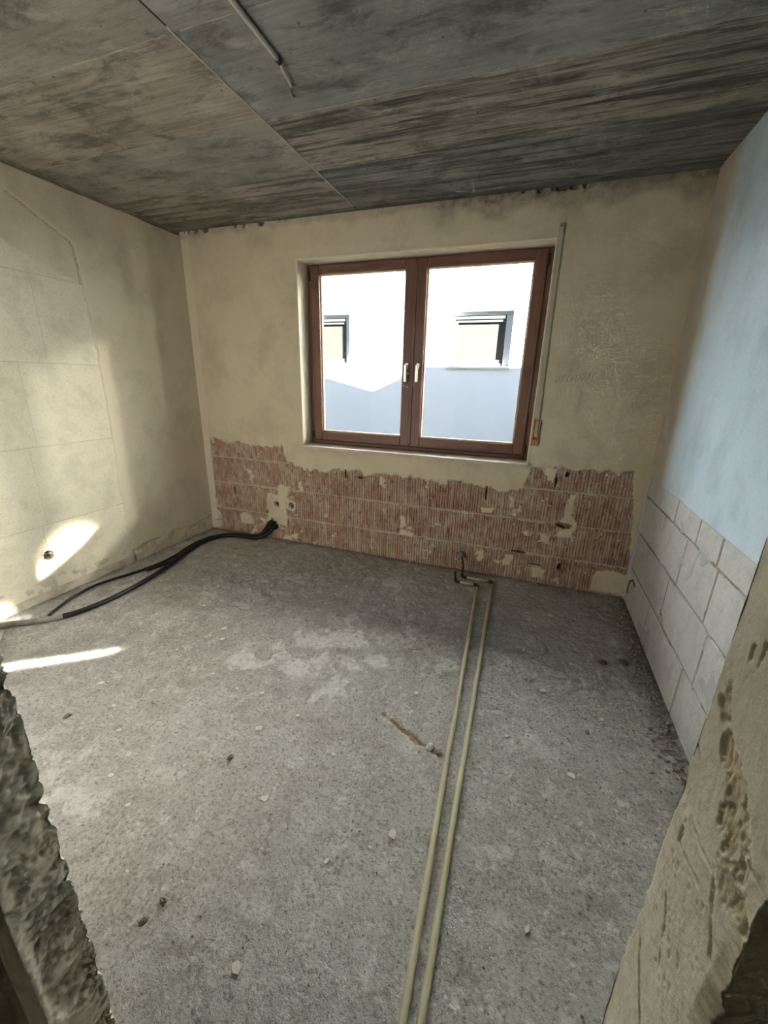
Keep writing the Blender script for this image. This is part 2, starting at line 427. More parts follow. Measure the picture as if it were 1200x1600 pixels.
M_HBLIND = plain('drawn_grey_blind', (.0195, .0195, .0165), .35, 0, .06, 6, spec=.6)
M_GROUND = plain('dark_ground', (.06, .06, .058), .95, 0, .3, 20)
M_HALL = plain('hall_plaster', (.40, .36, .28), .9, 0, .12, 8, .3)
M_ROOF = plain('own_house_render', (.05, .05, .05), .9)

# ------------------------------------------------------------------ structure: floor
def make_floor():
    us = np.arange(-.02, W+.03, .0072); vs = np.arange(-3.5, .021, .0072)
    X, Y = np.meshgrid(us, vs, indexing='ij')
    D = .004*fbm(X, Y, .45, 3, 1) + .005*fbm(X, Y, .06, 4, 2) + .003*fbm(X, Y, .018, 2, 3)*sstep(-.5, .4, fbm(X, Y, .3, 3, 18))
    # thin plates of old screed still sticking to the slab
    pl = fbm(X, Y, .16, 5, 4, .6)
    plate = sstep(.16, .20, pl)*sstep(-.25, .1, fbm(X, Y, .7, 2, 5))
    D += .0022*plate
    pale = .6*plate*sstep(-.2, .4, fbm(X, Y, .35, 3, 6))
    pale = np.maximum(pale, .75*sstep(.42, .50, fbm(X*1.25, Y*.8, .055, 4, 19, .6))*sstep(-.1, .2, fbm(X, Y, .5, 2, 20)))
    def blob(cx, cy, rx, ry, rot=0, seed=9, edge=.30):
        c, s = math.cos(rot), math.sin(rot); dx, dy = X-cx, Y-cy
        d = np.hypot((dx*c+dy*s)/rx, (-dx*s+dy*c)/ry) + 1.3*fbm(X, Y, .10, 5, seed, .62)
        return 1-sstep(1-edge, 1, d)
    for a in ((1.93, -1.24, .20, .10, .3), (2.12, -1.36, .12, .06, -.6), (1.93, -1.50, .28, .12, -.3), (2.26, -1.30, .12, .07, 0), (1.6, -1.55, .14, .07, .4)):
        b = blob(*a); pale = np.maximum(pale, b*.95); D += .0025*b
    for a in ((2.31, -2.43, .05, .035, 0), (2.25, -2.36, .03, .05, 1), (1.75, -2.2, .07, .04, .3), (2.95, -2.05, .06, .03, .9), (2.62, -1.2, .10, .06, .2), (1.45, -1.85, .05, .03, .2)):
        b = blob(*a); pale = np.maximum(pale, b*.45); D += .001*b
    # filled chase across the slab with brown fill left in it
    P = np.array([(2.416, -1.622), (2.50, -1.668), (2.56, -1.697), (2.652, -1.73), (2.708, -1.742)])
    dist = np.full(X.shape, 9.)
    for a, b in zip(P[:-1], P[1:]):
        ab = b-a; t = np.clip(((X-a[0])*ab[0]+(Y-a[1])*ab[1])/ab.dot(ab), 0, 1)
        dist = np.minimum(dist, np.hypot(X-a[0]-t*ab[0], Y-a[1]-t*ab[1]))
    cr = 1-sstep(.003, .013, dist + .016*fbm(X, Y, .035, 4, 12, .65))
    D -= .007*cr
    brown = cr*.95
    # hairline cracks
    hc = np.abs(fbm(X, Y, .8, 4, 14)); crack = (1-sstep(.002, .006, hc))*sstep(.1, .3, fbm(X, Y, .9, 2, 15))
    D -= .002*crack
    # dirt left along the wall feet
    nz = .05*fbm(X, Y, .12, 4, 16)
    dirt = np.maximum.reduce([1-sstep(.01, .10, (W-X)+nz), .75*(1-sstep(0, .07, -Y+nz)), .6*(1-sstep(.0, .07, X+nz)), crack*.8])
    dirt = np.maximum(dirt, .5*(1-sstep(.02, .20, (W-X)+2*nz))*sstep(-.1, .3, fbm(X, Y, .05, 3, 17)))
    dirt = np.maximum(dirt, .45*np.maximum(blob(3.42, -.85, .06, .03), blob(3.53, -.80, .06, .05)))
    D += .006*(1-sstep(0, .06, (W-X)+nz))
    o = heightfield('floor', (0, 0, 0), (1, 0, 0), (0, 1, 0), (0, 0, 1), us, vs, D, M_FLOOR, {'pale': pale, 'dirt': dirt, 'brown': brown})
    # keep the attribute shading honest: the dirt is loose dust, the pale plates are old screed
    sub = MB().box(-.4, W+.4, -4.9, .5, -.35, -.03).build('slab', M_SLAB, o)
    tag(o, 'raw grey concrete floor with pale screed residue', 'floor', kind='structure')
    return o
floor_o = make_floor()

# ------------------------------------------------------------------ structure: back wall
WX0, WX1, WZ0, WZ1 = 1.072, 2.882, .905, 2.287      # window opening
HOLES = [(3.183, .478, .045, .018), (2.622, .655, .008, .045), (1.462, .690, .008, .035), (3.03, .15, .05, .007), (3.09, .80, .007, .045),
         (3.155, .855, .014, .02), (2.90, .233, .05, .009), (1.60, .675, .03, .012), (3.20, .16, .014, .03), (.30, .42, .01, .05)]
SOCK = [(.766, .341, .036), (.923, .348, .036)]
CABLE_HOLE = (.724, .128, .046)
COURSES = [(0, .224), (.234, .484), (.494, .728), (.738, .90)]
def in_hole(X, Z, h): return np.hypot((X-h[0])/h[2], (Z-h[1])/h[3])
def make_back():
    us = np.linspace(-.01, W+.01, 470); vs = np.r_[np.linspace(-.02, 2.45, 322), np.linspace(2.4535, H+.02, 34)]
    # put grid lines on the opening edges
    for a, ar in ((WX0, us), (WX1, us), (WZ0, vs), (WZ1, vs)): ar[np.argmin(abs(ar-a))] = a
    X, Z = np.meshgrid(us, vs, indexing='ij')
    n1 = fbm(X, Z, .10, 5, 21, .6)
    zb = np.interp(us, [0, .06, .075, .86, .90, 1.10, 1.6, 2.2, 2.75, 2.88, 2.92, 3.55, 3.60, 3.64], [-.2, -.2, .865, .87, .72, .70, .715, .715, .70, .73, .885, .89, .6, .30])[:, None]
    zb = zb + .050*n1 + .030*fbm(X, Z, .03, 4, 22, .6)
    pl = sstep(-.006, .006, Z-zb)
    isl = fbm(X, Z, .13, 5, 23, .62)
    thr = .40 - .14*sstep(2.4, 3.1, X)*(1-sstep(3.2, 3.35, X)) + .2*sstep(3.25, 3.35, X)*sstep(.18, .26, Z)
    pl = np.maximum(pl, sstep(thr, thr+.05, isl))
    pl = np.maximum(pl, sstep(.50, .56, fbm(X, Z, .028, 4, 35, .6)))
    def island(x0, x1, z0, z1, w=.03, sd=24):
        d = np.maximum(np.maximum(x0-X, X-x1), np.maximum(z0-Z, Z-z1)) + w*fbm(X, Z, .06, 4, sd)
        return 1-sstep(-.006, .006, d)
    for a in ((.66, .86, .13, .44), (.78, .90, .38, .52), (2.80, 2.88, .10, .20), (3.02, 3.12, .04, .13), (3.44, 3.7, -.1, .19), (-.1, .10, -.1, .20), (3.03, 3.12, .33, .40),
              (3.19, 3.235, .50, .72), (.34, .48, .10, .20), (1.97, 2.01, .30, .38), (2.60, 2.68, .50, .54)):
        pl = np.maximum(pl, island(*a))
    pl = pl*(1-sstep(-.01, .01, .235-np.abs(X-.72)*99 - np.abs(Z-.05)))  if False else pl
    # bed joints: squeezed, smeared mortar; head joints recessed
    bed = np.zeros_like(X)
    for (a, b), (c, d) in zip(COURSES[:-1], COURSES[1:]):
        zc = (b+c)/2 + .006*fbm(X, Z*0, .25, 3, 27)
        bed = np.maximum(bed, (1-sstep(.003, .012, np.abs(Z-zc)+.011*fbm(X, Z, .03, 4, 26, .6)))*sstep(-.45, -.05, fbm(X, Z, .11, 4, 32, .6)))
    D = .0155 - .0105*bed + .002*fbm(X, Z, .02, 3, 28)
    Dp = .0012*fbm(X, Z, .5, 3, 29) + .0012*fbm(X, Z, .07, 3, 30)
    Dp = Dp + .003*sstep(.75, .62, Z)                                # thin remnants below the edge
    D = D*(1-pl) + Dp*pl
    # holes
    for h in HOLES: D = np.where(in_hole(X, Z, h) < 1.25, .075, D)
    for (x, z, r) in SOCK: D = np.where(np.hypot(X-x, Z-z) < r*.95, .055, D)
    D = np.where(np.hypot(X-CABLE_HOLE[0], Z-CABLE_HOLE[1]) < .044, .09, D)
    # gaps between plaster and slab
    gap = sstep(.18, .40, fbm(X, Z*0, .035, 3, 31))*np.maximum(sstep(.22, .05, np.abs(X-.22)), np.maximum(sstep(.3, .1, np.abs(X-.75)), sstep(.35, .1, np.abs(X-2.9))))
    top = sstep(2.542 - .016*gap, 2.546 - .012*gap, Z)*(gap > .15)
    D = D + .03*top
    patch = np.clip((1-sstep(.07, .082, X+.006*n1)) + .5*(1-sstep(.05, .12, np.abs(X-2.98)))*(1-sstep(1.0, 1.3, Z)) + .5*island(1.0, 2.95, 2.30, 2.36, .05, 33), 0, 1)*.8
    dirt = np.clip(.55*sstep(2.43, 2.50, Z+.12*fbm(X, Z, .2, 4, 34))*sstep(1.9, 2.3, X) + .35*sstep(2.49, 2.53, Z+.04*n1) + top + .9*(1-sstep(.0, .03, Z+.02*n1)) + .4*(1-sstep(0, .02, np.abs(Z-zb)))*(n1 > 0), 0, 1)
    cx, cz = (us[:-1]+us[1:])/2, (vs[:-1]+vs[1:])/2
    keep = ~(((cx > WX0) & (cx < WX1))[:, None] & ((cz > WZ0) & (cz < WZ1))[None, :])
    o = heightfield('wall_back', (0, 0, 0), (1, 0, 0), (0, 0, 1), (0, 1, 0), us, vs, D, M_BACK, {'plaster': pl, 'patch': patch, 'dirt': dirt}, keep)
    tag(o, 'window wall with beige plaster above and bare red clay blocks below', 'wall', kind='structure')
    b = MB()
    b.box(-.4, WX0-.02, .10, .38, -.3, 2.9); b.box(WX1+.02, W+.4, .10, .38, -.3, 2.9)
    b.box(WX0-.02, WX1+.02, .10, .38, -.3, WZ0-.02); b.box(WX0-.02, WX1+.02, .10, .38, WZ1+.02, 2.9)
    b.build('masonry_core', M_ROOF, o)
    b = MB(); t = .03
    b.box(WX0-t, WX0, .001, .381, WZ0-t, WZ1+t); b.box(WX1, WX1+t, .001, .381, WZ0-t, WZ1+t)
    b.box(WX0, WX1, .001, .381, WZ1, WZ1+t); b.box(WX0, WX1, .001, .381, WZ0-t, WZ0)
    b.build('window_reveal', M_REVEAL, o)
    b = MB(); e = .004                                               # corner bead, a lighter line round the opening
    b.box(WX0-.006, WX0+e, -.003, .010, WZ0, WZ1+.006, .0015); b.box(WX1-e, WX1+.006, -.003, .010, WZ0, WZ1+.006, .0015)
    b.box(WX0+e, WX1-e, -.003, .010, WZ1-e, WZ1+.006, .0015)
    tag(b.build('corner_bead', M_BEADW, o), 'pale plaster corner bead around the opening')
    return o
wall_back = make_back()

def brick_mesh(w, h):
    """hollow clay block face: vertical ribs in the front, chipped edges"""
    v, f = [], []; n = max(3, int(round(w/.0205))); fr, dp = .008, .0050
    xs = []; rr = random.Random(int(w*1e4)); ed = [i*w/n + (rr.uniform(-.16, .16)*w/n if 0 < i < n else 0) for i in range(n+1)]
    for i in range(n):
        a = ed[i]; p = ed[i+1]-a
        xs += [(a+.0008, fr+dp), (a+p*.22, fr), (a+p*.74, fr), (a+p*.95, fr+dp)]
    xs[0] = (0, fr+.002); xs[-1] = (w, fr+.002)
    k = len(xs)
    for z in (0, h):
        for (x, y) in xs: v.append((x, y, z))
    for z in (0, h): v += [(w, .085, z), (0, .085, z)]
    for i in range(k-1): f.append((i, i+1, k+i+1, k+i))
    A, B, C, E_ = 2*k, 2*k+1, 2*k+2, 2*k+3
    f += [(k-1, A, C, 2*k-1), (A, B, E_, C), (B, 0, k, E_)]
    f.append(tuple(range(k-1, -1, -1)) + (B, A)); f.append(tuple(range(k, 2*k)) + (C, E_))
    gv = [1.0 if y > fr+dp*.5 else 0.0 for (x, y) in xs]*2 + [0.0]*4
    return v, f, gv
def make_bricks():
    L = .3745; J = .008
    phases = [.135, .39, .115, .30]
    cache = {}
    for ci, ((z0, z1), ph) in enumerate(zip(COURSES, phases)):
        edges = [.02] + [ph + k*L for k in range(12) if .07 < ph + k*L < W-.08] + [W-.005]
        if ci == 3: spans = [(a, b) for a, b in zip(edges[:-1], edges[1:]) if b < 1.2 or a > 2.6 or True]
        else: spans = list(zip(edges[:-1], edges[1:]))
        for a, b in spans:
            w, h = round(b-a-J, 4), round(z1-z0, 4)
            key = (w, h)
            hit = [q for q in HOLES if a-.06 < q[0] < b+.06 and z0-.06 < q[1] < z1+.06]
            sk = [q for q in SOCK if a-.05 < q[0] < b+.05 and z0-.05 < q[1] < z1+.05]
            ck = [CABLE_HOLE] if a-.05 < CABLE_HOLE[0] < b+.05 and z0-.05 < CABLE_HOLE[1] < z1+.05 else []
            if key not in cache:
                me = bpy.data.meshes.new('brick'); vv, ff, gv = brick_mesh(w, h); me.from_pydata(vv, [], ff); me.update(); me.attributes.new('groove', 'FLOAT', 'POINT').data.foreach_set('value', gv); me.materials.append(M_BRICK); cache[key] = me
            o = bpy.data.objects.new('brick', cache[key]); link(o, wall_back)
            o.location = (a + J/2, random.uniform(-.0012, .0015), z0 + random.uniform(-.001, .001))
            o.rotation_euler = (0, random.uniform(-.002, .002), random.uniform(-.003, .003))
            cut = []
            for (x, z, rx, rz) in hit:
                poly = [(x + rx*math.cos(t)*random.uniform(.8, 1.2), z + rz*math.sin(t)*random.uniform(.8, 1.2)) for t in [i*2*math.pi/12 for i in range(12)]]
                cut.append(MB().prism(poly, (0, .07, 0), (1, 0, 0), (0, 0, 1), .12))
            for (x, z, r) in sk + ck:
                poly = [(x + r*.95*math.cos(t), z + r*.95*math.sin(t)) for t in [i*2*math.pi/24 for i in range(24)]]
                cut.append(MB().prism(poly, (0, .06, 0), (1, 0, 0), (0, 0, 1), .12))
            if cut:
                o.data = o.data.copy(); bpy.context.view_layer.update()
                for c in cut: c.v = [tuple(p) for p in c.v]
                carve(o, cut)
make_bricks()

# ------------------------------------------------------------------ structure: left wall
LSOCK = (-1.465, .300, .036)
def make_left():
    us = np.arange(Y1-.02, .012, .0078); vs = np.linspace(-.02, H+.02, 330)
    Y, Z = np.meshgrid(us, vs, indexing='ij')
    yb = np.interp(vs, [0, .08, .43, 1.11, 1.627, 2.226, 2.404, 2.70], [-.86, -.86, -.895, -.887, -.878, -.912, -1.256, -1.75])[None, :] + .006*fbm(Y, Z, .10, 4, 41) + .002*fbm(Y, Z, .02, 2, 42)
    yb = np.where(vs[None, :] > 2.2, yb - .004, yb)
    d = Y-yb                                                          # >0: plaster
    pl = sstep(-.002, .002, d)
    low = .13 + .04*fbm(Y, Z*0, .2, 4, 43) + .02*fbm(Y, Z, .05, 3, 44)
    lo = 1-sstep(-.006, .006, Z-low)
    Dp = .0015*fbm(Y, Z, .5, 3, 45) + .0008*fbm(Y, Z, .06, 3, 46)
    crack = np.exp(-(d/.0075)**2)*sstep(-.45, -.1, fbm(Y, Z, .12, 3, 47))
    D = Dp*pl + .0042*(1-pl)
    D = D*(1-lo) + lo*(.004 + .005*fbm(Y, Z, .05, 4, 48))
    D = D + .007*crack*sstep(-.004, .0, d)
    # smear of finer render over the upper blocks
    sm = sstep(0, .015, Z - (2.0 + .06*fbm(Y, Z, .2, 4, 49)) + .5*np.minimum(0, Y+1.02))*(1-pl)
    D = D*(1-sm) + .001*sm
    D = np.where(np.hypot(Y-LSOCK[0], Z-LSOCK[1]) < LSOCK[2]*.95, .05, D)
    # open slot under the slab
    D = D + .02*sstep(H-.022, H-.018, Z+.006*fbm(Y, Z*0, .15, 4, 50))
    patch = np.clip(.6*(1-sstep(.02, .10, d))*pl + .4*(1-sstep(.05, .10, -Y+.02*fbm(Y, Z, .1, 3, 51))), 0, 1)*.6
    dirt = np.clip(.40*lo*sstep(-.3, .4, fbm(Y, Z, .08, 5, 52, .65)) + .6*(1-sstep(.0, .012, np.abs(Z-low)))*sstep(-.2, .2, fbm(Y, Z, .07, 4, 53))*sstep(-1.0, -.8, Y) + .85*crack + .6*sstep(H-.03, H-.015, Z), 0, 1)
    plas = np.maximum(np.maximum(pl, sm), .3*lo)
    o = heightfield('wall_left', (0, 0, 0), (0, 1, 0), (0, 0, 1), (-1, 0, 0), us, vs, D, M_LEFT, {'plaster': plas, 'patch': patch, 'dirt': dirt})
    tag(o, 'beige left wall with bare gypsum blocks beside smooth plaster', 'wall', kind='structure')
    MB().box(-.4, -.10, -4.9, .38, -.3, 2.9).build('masonry_core', M_ROOF, o)
    # gypsum blocks, half a metre high
    rows = [(.06, .497, [-3.0, -2.1, -1.455, -.80]), (.50, .997, [-3.0, -2.05, -1.425, -.80]), (1.0, 1.497, [-3.0, -2.02, -1.375, -.80]), (1.5, 1.997, [-3.0, -1.87, -1.205, -.80]), (2.0, 2.5, [-3.0, -2.1, -1.42, -.85])]
    for z0, z1, ed in rows:
        for a, b in zip(ed[:-1], ed[1:]):
            a2 = max(a, Y1+.002)
            if b <= a2: continue
            pr = random.uniform(-.0005, .0006)
            m_ = MB().box(-.055, -.0035+pr, a2+.0012, b-.0012, z0+.0012, z1-.0012, .0012)
            q = m_.build('gypsum_block', M_GYP, o)
            if a < LSOCK[0] < b and z0 < LSOCK[1] < z1 or abs(LSOCK[0]-b) < .05 and z0 < LSOCK[1] < z1 or abs(LSOCK[0]-a) < .05 and z0 < LSOCK[1] < z1:
                poly = [(LSOCK[0] + LSOCK[2]*.95*math.cos(t), LSOCK[1] + LSOCK[2]*.95*math.sin(t)) for t in [i*2*math.pi/24 for i in range(24)]]
                carve(q, [MB().prism(poly, (-.08, 0, 0), (0, 1, 0), (0, 0, 1), .12)])
    return o
wall_left = make_left()

# ------------------------------------------------------------------ structure: right wall
def make_right():
    us = np.arange(Y1-.02, .012, .0080); vs = np.linspace(-.02, H+.02, 325)
    Y, Z = np.meshgrid(us, vs, indexing='ij')
    zb = .887 + .005*fbm(Y, Z*0, .15, 4, 61)
    pl = sstep(-.003, .003, Z-zb)
    cor = 1-sstep(-.005, .005, -Y - .035 + .02*fbm(Y, Z, .08, 4, 62))   # mortar fillet in the corner
    base = 1-sstep(-.006, .006, Z - .015 + .02*fbm(Y, Z, .05, 4, 63))
    smear = sstep(.32, .36, fbm(Y, Z, .16, 5, 64, .6))*(Z < .9)
    joint = .021 + .003*fbm(Y, Z, .02, 3, 65) - .010*sstep(.05, .2, fbm(Y, Z, .35, 3, 66))
    D = joint*(1-pl) + pl*(.0012*fbm(Y, Z, .5, 3, 67))
    D = D*(1-cor) + cor*.001
    D = D*(1-.8*smear*(1-pl)) + .8*smear*(1-pl)*.0065
    plas = np.maximum.reduce([pl, cor, smear*.7])
    patch = np.clip(cor*.4*(1-pl) + (1-pl)*smear*.3 + .75*pl*sstep(-.40, -.19, Y + .03*fbm(Y, Z, .3, 3, 69)), 0, 1)  # last term paints brown shade on the plaster towards the window corner
    dirt = np.clip(.7*base + .5*(1-sstep(0, .012, np.abs(Z-zb)))*(fbm(Y, Z, .04, 3, 68) > .1) + (1-pl)*(1-plas)*.75, 0, 1)
    o = heightfield('wall_right', (W, 0, 0), (0, 1, 0), (0, 0, 1), (1, 0, 0), us, vs, D, M_RIGHT, {'plaster': plas, 'patch': patch, 'dirt': dirt})
    tag(o, 'right wall with pale smooth plaster above and bare aerated blocks below', 'wall', kind='structure')
    MB().box(W+.10, W+.4, -4.9, .38, -.3, 2.9).build('masonry_core', M_ROOF, o)
    rows = [(.004, .252, [0, -.55, -1.145, -1.74, -2.34, -2.72]), (.262, .508, [0, -.735, -1.265, -1.87, -2.47, -2.72]),
            (.518, .758, [0, -.46, -.83, -1.195, -1.60, -2.2, -2.72]), (.768, .93, [0, -.32, -.60, -.92, -1.17, -1.62, -2.2, -2.72])]
    for ri, (z0, z1, ed) in enumerate(rows):
        for b, a in zip(ed[:-1], ed[1:]):
            bm = bmesh.new(); bmesh.ops.create_cube(bm, size=1)
            x0 = W + .0085 + random.uniform(-.001, .001); x1 = W+.09; g = .006 if ri >= 2 else .0045
            for v in bm.verts:
                v.co = Vector(((x0 if v.co.x < 0 else x1), (a+g if v.co.y < 0 else b-g), (z0 if v.co.z < 0 else z1)))
            bmesh.ops.bevel(bm, geom=list(bm.edges), offset=.004, segments=1, affect='EDGES')
            for v in bm.verts: v.co += Vector((random.uniform(-.001, .001), random.uniform(-.002, .002), random.uniform(-.002, .002)))
            MB().bm(bm).build('aerated_block', M_AAC, o)
    return o
wall_right = make_right()

# ------------------------------------------------------------------ structure: ceiling
def make_ceiling():
    o = MB().box(-.4, W+.4, -4.9, .38, H+.012, H+.30).build('ceiling', M_SLAB)
    tag(o, 'raw concrete ceiling with imprints of the shuttering boards', 'ceiling', kind='structure')
    ys = [.02, -.065, -.57, -1.06, -1.572, -2.09, -2.61, -3.13]
    # object colour per panel: grain, lightness, warmth
    left = [(.8, .75, .3), (.75, .95, .55), (.12, .98, .35), (.35, 1.0, .8), (.15, .95, .45), (.3, .95, .4), (.3, .9, .5)]
    right = [(.3, .6, .0), (.75, .72, .05), (1.0, .95, .75), (.2, 1.0, .05), (.25, 1.0, .1), (.4, 1.0, .3), (.3, .9, .3)]
    for (xa, xb, cols) in ((-.01, 1.570, left), (1.576, W+.01, right)):
        for (b, a), c in zip(zip(ys[:-1], ys[1:]), cols):
            if xa < 0 and a < -1.6 and b > -1.6: pass
            sh = 0 if xa < 0 else random.uniform(-.01, .01)
            dz = random.uniform(-.0012, .0014)
            q = MB().box(xa, xb, a+.0016, b-.0016, H+dz, H+.02, .0014).build('shuttering_panel_imprint', M_CEIL, o)
            q.color = (*c, 1)
    # concrete that leaked into the joint between the two shuttering fields
    pts = [(1.573 + .003*mnoise.noise(Vector((0, y*6, 3))), y, H + .001) for y in np.arange(-1.60, -.06, .02)]
    rad = [.0055 + .003*mnoise.noise(Vector((5, p[1]*14, 1))) for p in pts]
    tag(MB().tube(pts, rad, 6).build('concrete_ridge', M_SEAM, o, True), 'thin concrete ridge where two shuttering fields met')
    for k, (x0, x1, yy) in enumerate(((.05, 1.56, -1.572), (1.6, 3.6, -1.06), (1.6, 3.6, -1.572))):
        pts = [(x, yy + .003*mnoise.noise(Vector((x*5, k, 3))), H + .004) for x in np.arange(x0, x1, .025)]
        rad = [max(.0012, .0035 + .004*mnoise.noise(Vector((5+k, p[0]*11, 1)))) for p in pts]
        MB().tube(pts, rad, 6).build('concrete_ridge', M_SEAM, o, True)
    return o
ceiling = make_ceiling()

# ------------------------------------------------------------------ structure: doorway wall with broken jambs
def make_front():
    th = Y1-Y2
    def jamb(xj, sgn, rough, seed, zs):
        """U-shaped skin round one jamb; sgn +1: opening lies towards +x"""
        L1 = .08; st = .002 if rough else .0013                        # strip of room and hall face included
        f1 = np.r_[np.arange(0, L1-.03, .006), np.arange(L1-.03, L1, st)]; tr = np.arange(0, th, st)
        s = [(-(L1-t), 0.0) for t in f1] + [(0.0, t) for t in tr] + [(-t, th) for t in (L1-f1)[::-1]]
        A = np.array(s); u = np.cumsum(np.r_[0, np.hypot(*np.diff(A, axis=0).T)])
        U, Z = np.meshgrid(u, zs, indexing='ij'); T = U-L1             # T: 0 at the room arris, th at the hall arris
        ax = A[:, 0][:, None]; by = A[:, 1][:, None]
        d1 = np.abs(T); d2 = np.abs(T-th); on = ((T > -1e-6) & (T < th+1e-6)).astype(float)
        big = fbm(T, Z, .16, 4, seed); mid = fbm(T*1.3, Z, .045, 4, seed+1, .6); fin = fbm(T, Z, .012, 4, seed+2, .6)
        brk1 = np.clip(1-d1/.03, 0, 1); brk2 = np.clip(1-d2/.012, 0, 1)
        if rough:
            # crumbled render lip along the room arris, torn block webs behind it
            lip = np.clip(fbm(T*0, Z, .030, 5, seed+3, .65)+.15, 0, 1)
            scoop = np.clip(fbm(T*.8, Z, .055, 4, seed+6, .6)+.05, 0, 1)*sstep(.004, .02, T)*(1-sstep(.075, .095, T))
            dx = on*(.004*big + .005*mid + .004*fin) - .030*scoop*on - .016*lip*brk1*on - .004*on*np.clip(fin, 0, 1)
            dy = .016*lip*np.clip(1-d1/.02, 0, 1)
            g = np.clip(scoop*1.6 + .3*lip*brk1, 0, 1); dk = np.clip(scoop*1.3, 0, 1)*on
            P = np.stack([xj + sgn*(ax+dx), Y1 - by - dy, Z], -1)
            return P, on, g, dk
        # main torn scar: runs down from the room arris to the hall arris
        c0, c1 = np.array((.022, 1.240)), np.array((.086, 1.165)); ab = c1-c0; L = np.hypot(*ab)
        al = ((T-c0[0])*ab[0] + (Z-c0[1])*ab[1])/L**2; ac = np.abs((T-c0[0])*ab[1] - (Z-c0[1])*ab[0])/L
        wd_ = .007 + .016*np.clip(al, 0, 1)
        dd = np.maximum(ac/wd_, np.abs(al-.5)*1.9) + 1.3*fbm(T, Z, .020, 5, seed+5, .68)
        scar = 1-sstep(.75, 1.0, dd)
        def scratch(pts, w, sd):
            d = np.full(T.shape, 9.)
            for a, b in zip(pts[:-1], pts[1:]):
                a, b = np.array(a), np.array(b); e = b-a; t = np.clip(((T-a[0])*e[0]+(Z-a[1])*e[1])/e.dot(e), 0, 1)
                d = np.minimum(d, np.hypot(T-a[0]-t*e[0], Z-a[1]-t*e[1]))
            return 1-sstep(w*.3, w, d + w*1.5*fbm(T, Z, .007, 4, sd, .6) + .002*fbm(T, Z, .03, 2, sd+40)**2)
        scr = np.maximum.reduce([scratch([(.017, 1.138), (.018, 1.118), (.036, 1.121), (.052, 1.126)], .0022, 1), scratch([(.026, 1.147), (.043, 1.146), (.058, 1.150)], .0016, 2), scratch([(.024, 1.297), (.024, 1.286)], .0024, 3), scratch([(.034, 1.305), (.034, 1.287)], .0016, 4),
                                 scratch([(.012, .985), (.024, .972), (.05, .945), (.06, .90)], .0022, 5), scratch([(.060, 1.155), (.074, 1.13), (.086, 1.108)], .0022, 6), scratch([(.022, 1.075), (.034, 1.055), (.046, 1.02)], .0016, 7), scratch([(-.0, 1.195), (.012, 1.187)], .0014, 8)])
        pit = sstep(.42, .55, fbm(T, Z, .006, 2, seed+7))*sstep(.0, .3, fbm(T, Z, .08, 3, seed+9))
        chip = .005*np.clip(fbm(T*0, Z, .06, 5, seed+3)-.10, 0, 1)*brk1 + .010*np.clip(fbm(T*0, Z, .03, 5, seed+4, .6)+.0, 0, 1)*brk2
        dx = on*(.0016*big + .0007*mid + .0004*fin - .0007*pit) - chip - on*scar*(.0016 + .0026*fbm(T*1.6, Z*.6, .010, 5, seed+10, .65)) - .0012*scr*on
        low = 1-sstep(.960, .968, Z + .3*(T < 0)*0 + .004*fbm(T, Z, .02, 3, seed+11))    # thicker coat below
        dy = chip*.4*brk1 - .0035*low*np.clip(1-T/.03, 0, 1)*(T < .03)
        P = np.stack([xj + sgn*(ax+dx), Y1 - by - dy, Z], -1)
        return P, on, scar, np.clip(scr + .35*pit, 0, 1)*on
    def skin(name, P, attrs, parent):
        nu, nv = P.shape[:2]; idx = np.arange(nu*nv).reshape(nu, nv)
        q = np.stack([idx[:-1, :-1], idx[1:, :-1], idx[1:, 1:], idx[:-1, 1:]], -1).reshape(-1, 4)
        me = bpy.data.meshes.new(name); me.from_pydata(P.reshape(-1, 3).tolist(), [], q.tolist()); me.update()
        me.polygons.foreach_set('use_smooth', [True]*len(me.polygons))
        for k, A in attrs.items(): me.attributes.new(k, 'FLOAT', 'POINT').data.foreach_set('value', np.ascontiguousarray(A.reshape(-1), dtype=np.float32))
        me.materials.append(M_FRONT); ob = bpy.data.objects.new(name, me); link(ob, parent); return ob
    b = MB()
    b.box(-.10, FILL_X0, Y2+.0005, Y1-.0005, -.05, H+.02); b.box(FILL_X1, JL-.055, Y2+.0005, Y1-.0005, -.05, H+.02); b.box(FILL_X0, FILL_X1, Y2+.0005, Y1-.0005, FILL_Z, H+.02); b.box(JR+.055, W+.1, Y2+.0005, Y1-.0005, -.05, H+.02)  # gap between the left pieces is the opening added for the fill lamp
    b.box(JL-.055, JR+.055, Y2+.0005, Y1-.0005, 2.12, H+.02)
    root = b.build('wall_front', M_HALL)
    tag(root, 'thin plastered wall around the doorway the room is seen from', 'wall', kind='structure')
    P, on, g, dk = jamb(JL, 1, True, 71, np.r_[np.arange(-.02, 1.1, .0024), np.arange(1.1, 2.15, .012)])
    z1 = np.zeros_like(on)
    ob = skin('broken_jamb', P, {'plaster': np.where(on > 0, 1-.7*g, 1), 'patch': z1, 'dirt': .30*dk}, root)
    tag(ob, 'rough broken left jamb with crumbled plaster edge')
    P, on, g, dk = jamb(JR, -1, False, 83, np.r_[np.arange(-.02, .80, .008), np.arange(.80, 1.42, .0014), np.arange(1.42, 2.15, .010)])
    z1 = np.zeros_like(on)
    ob = skin('plastered_jamb', P, {'plaster': z1+1, 'patch': g*.75, 'dirt': .55*dk + .12*g}, root)
    tag(ob, 'beige plastered right jamb with torn scars')
    return root
wall_front = make_front()
hall = MB().box(-.3, W+.3, -4.75, -4.6, -.1, H+.05).build('wall_hall', M_HALL)
tag(hall, 'plastered hall wall behind the doorway', 'wall', kind='structure')

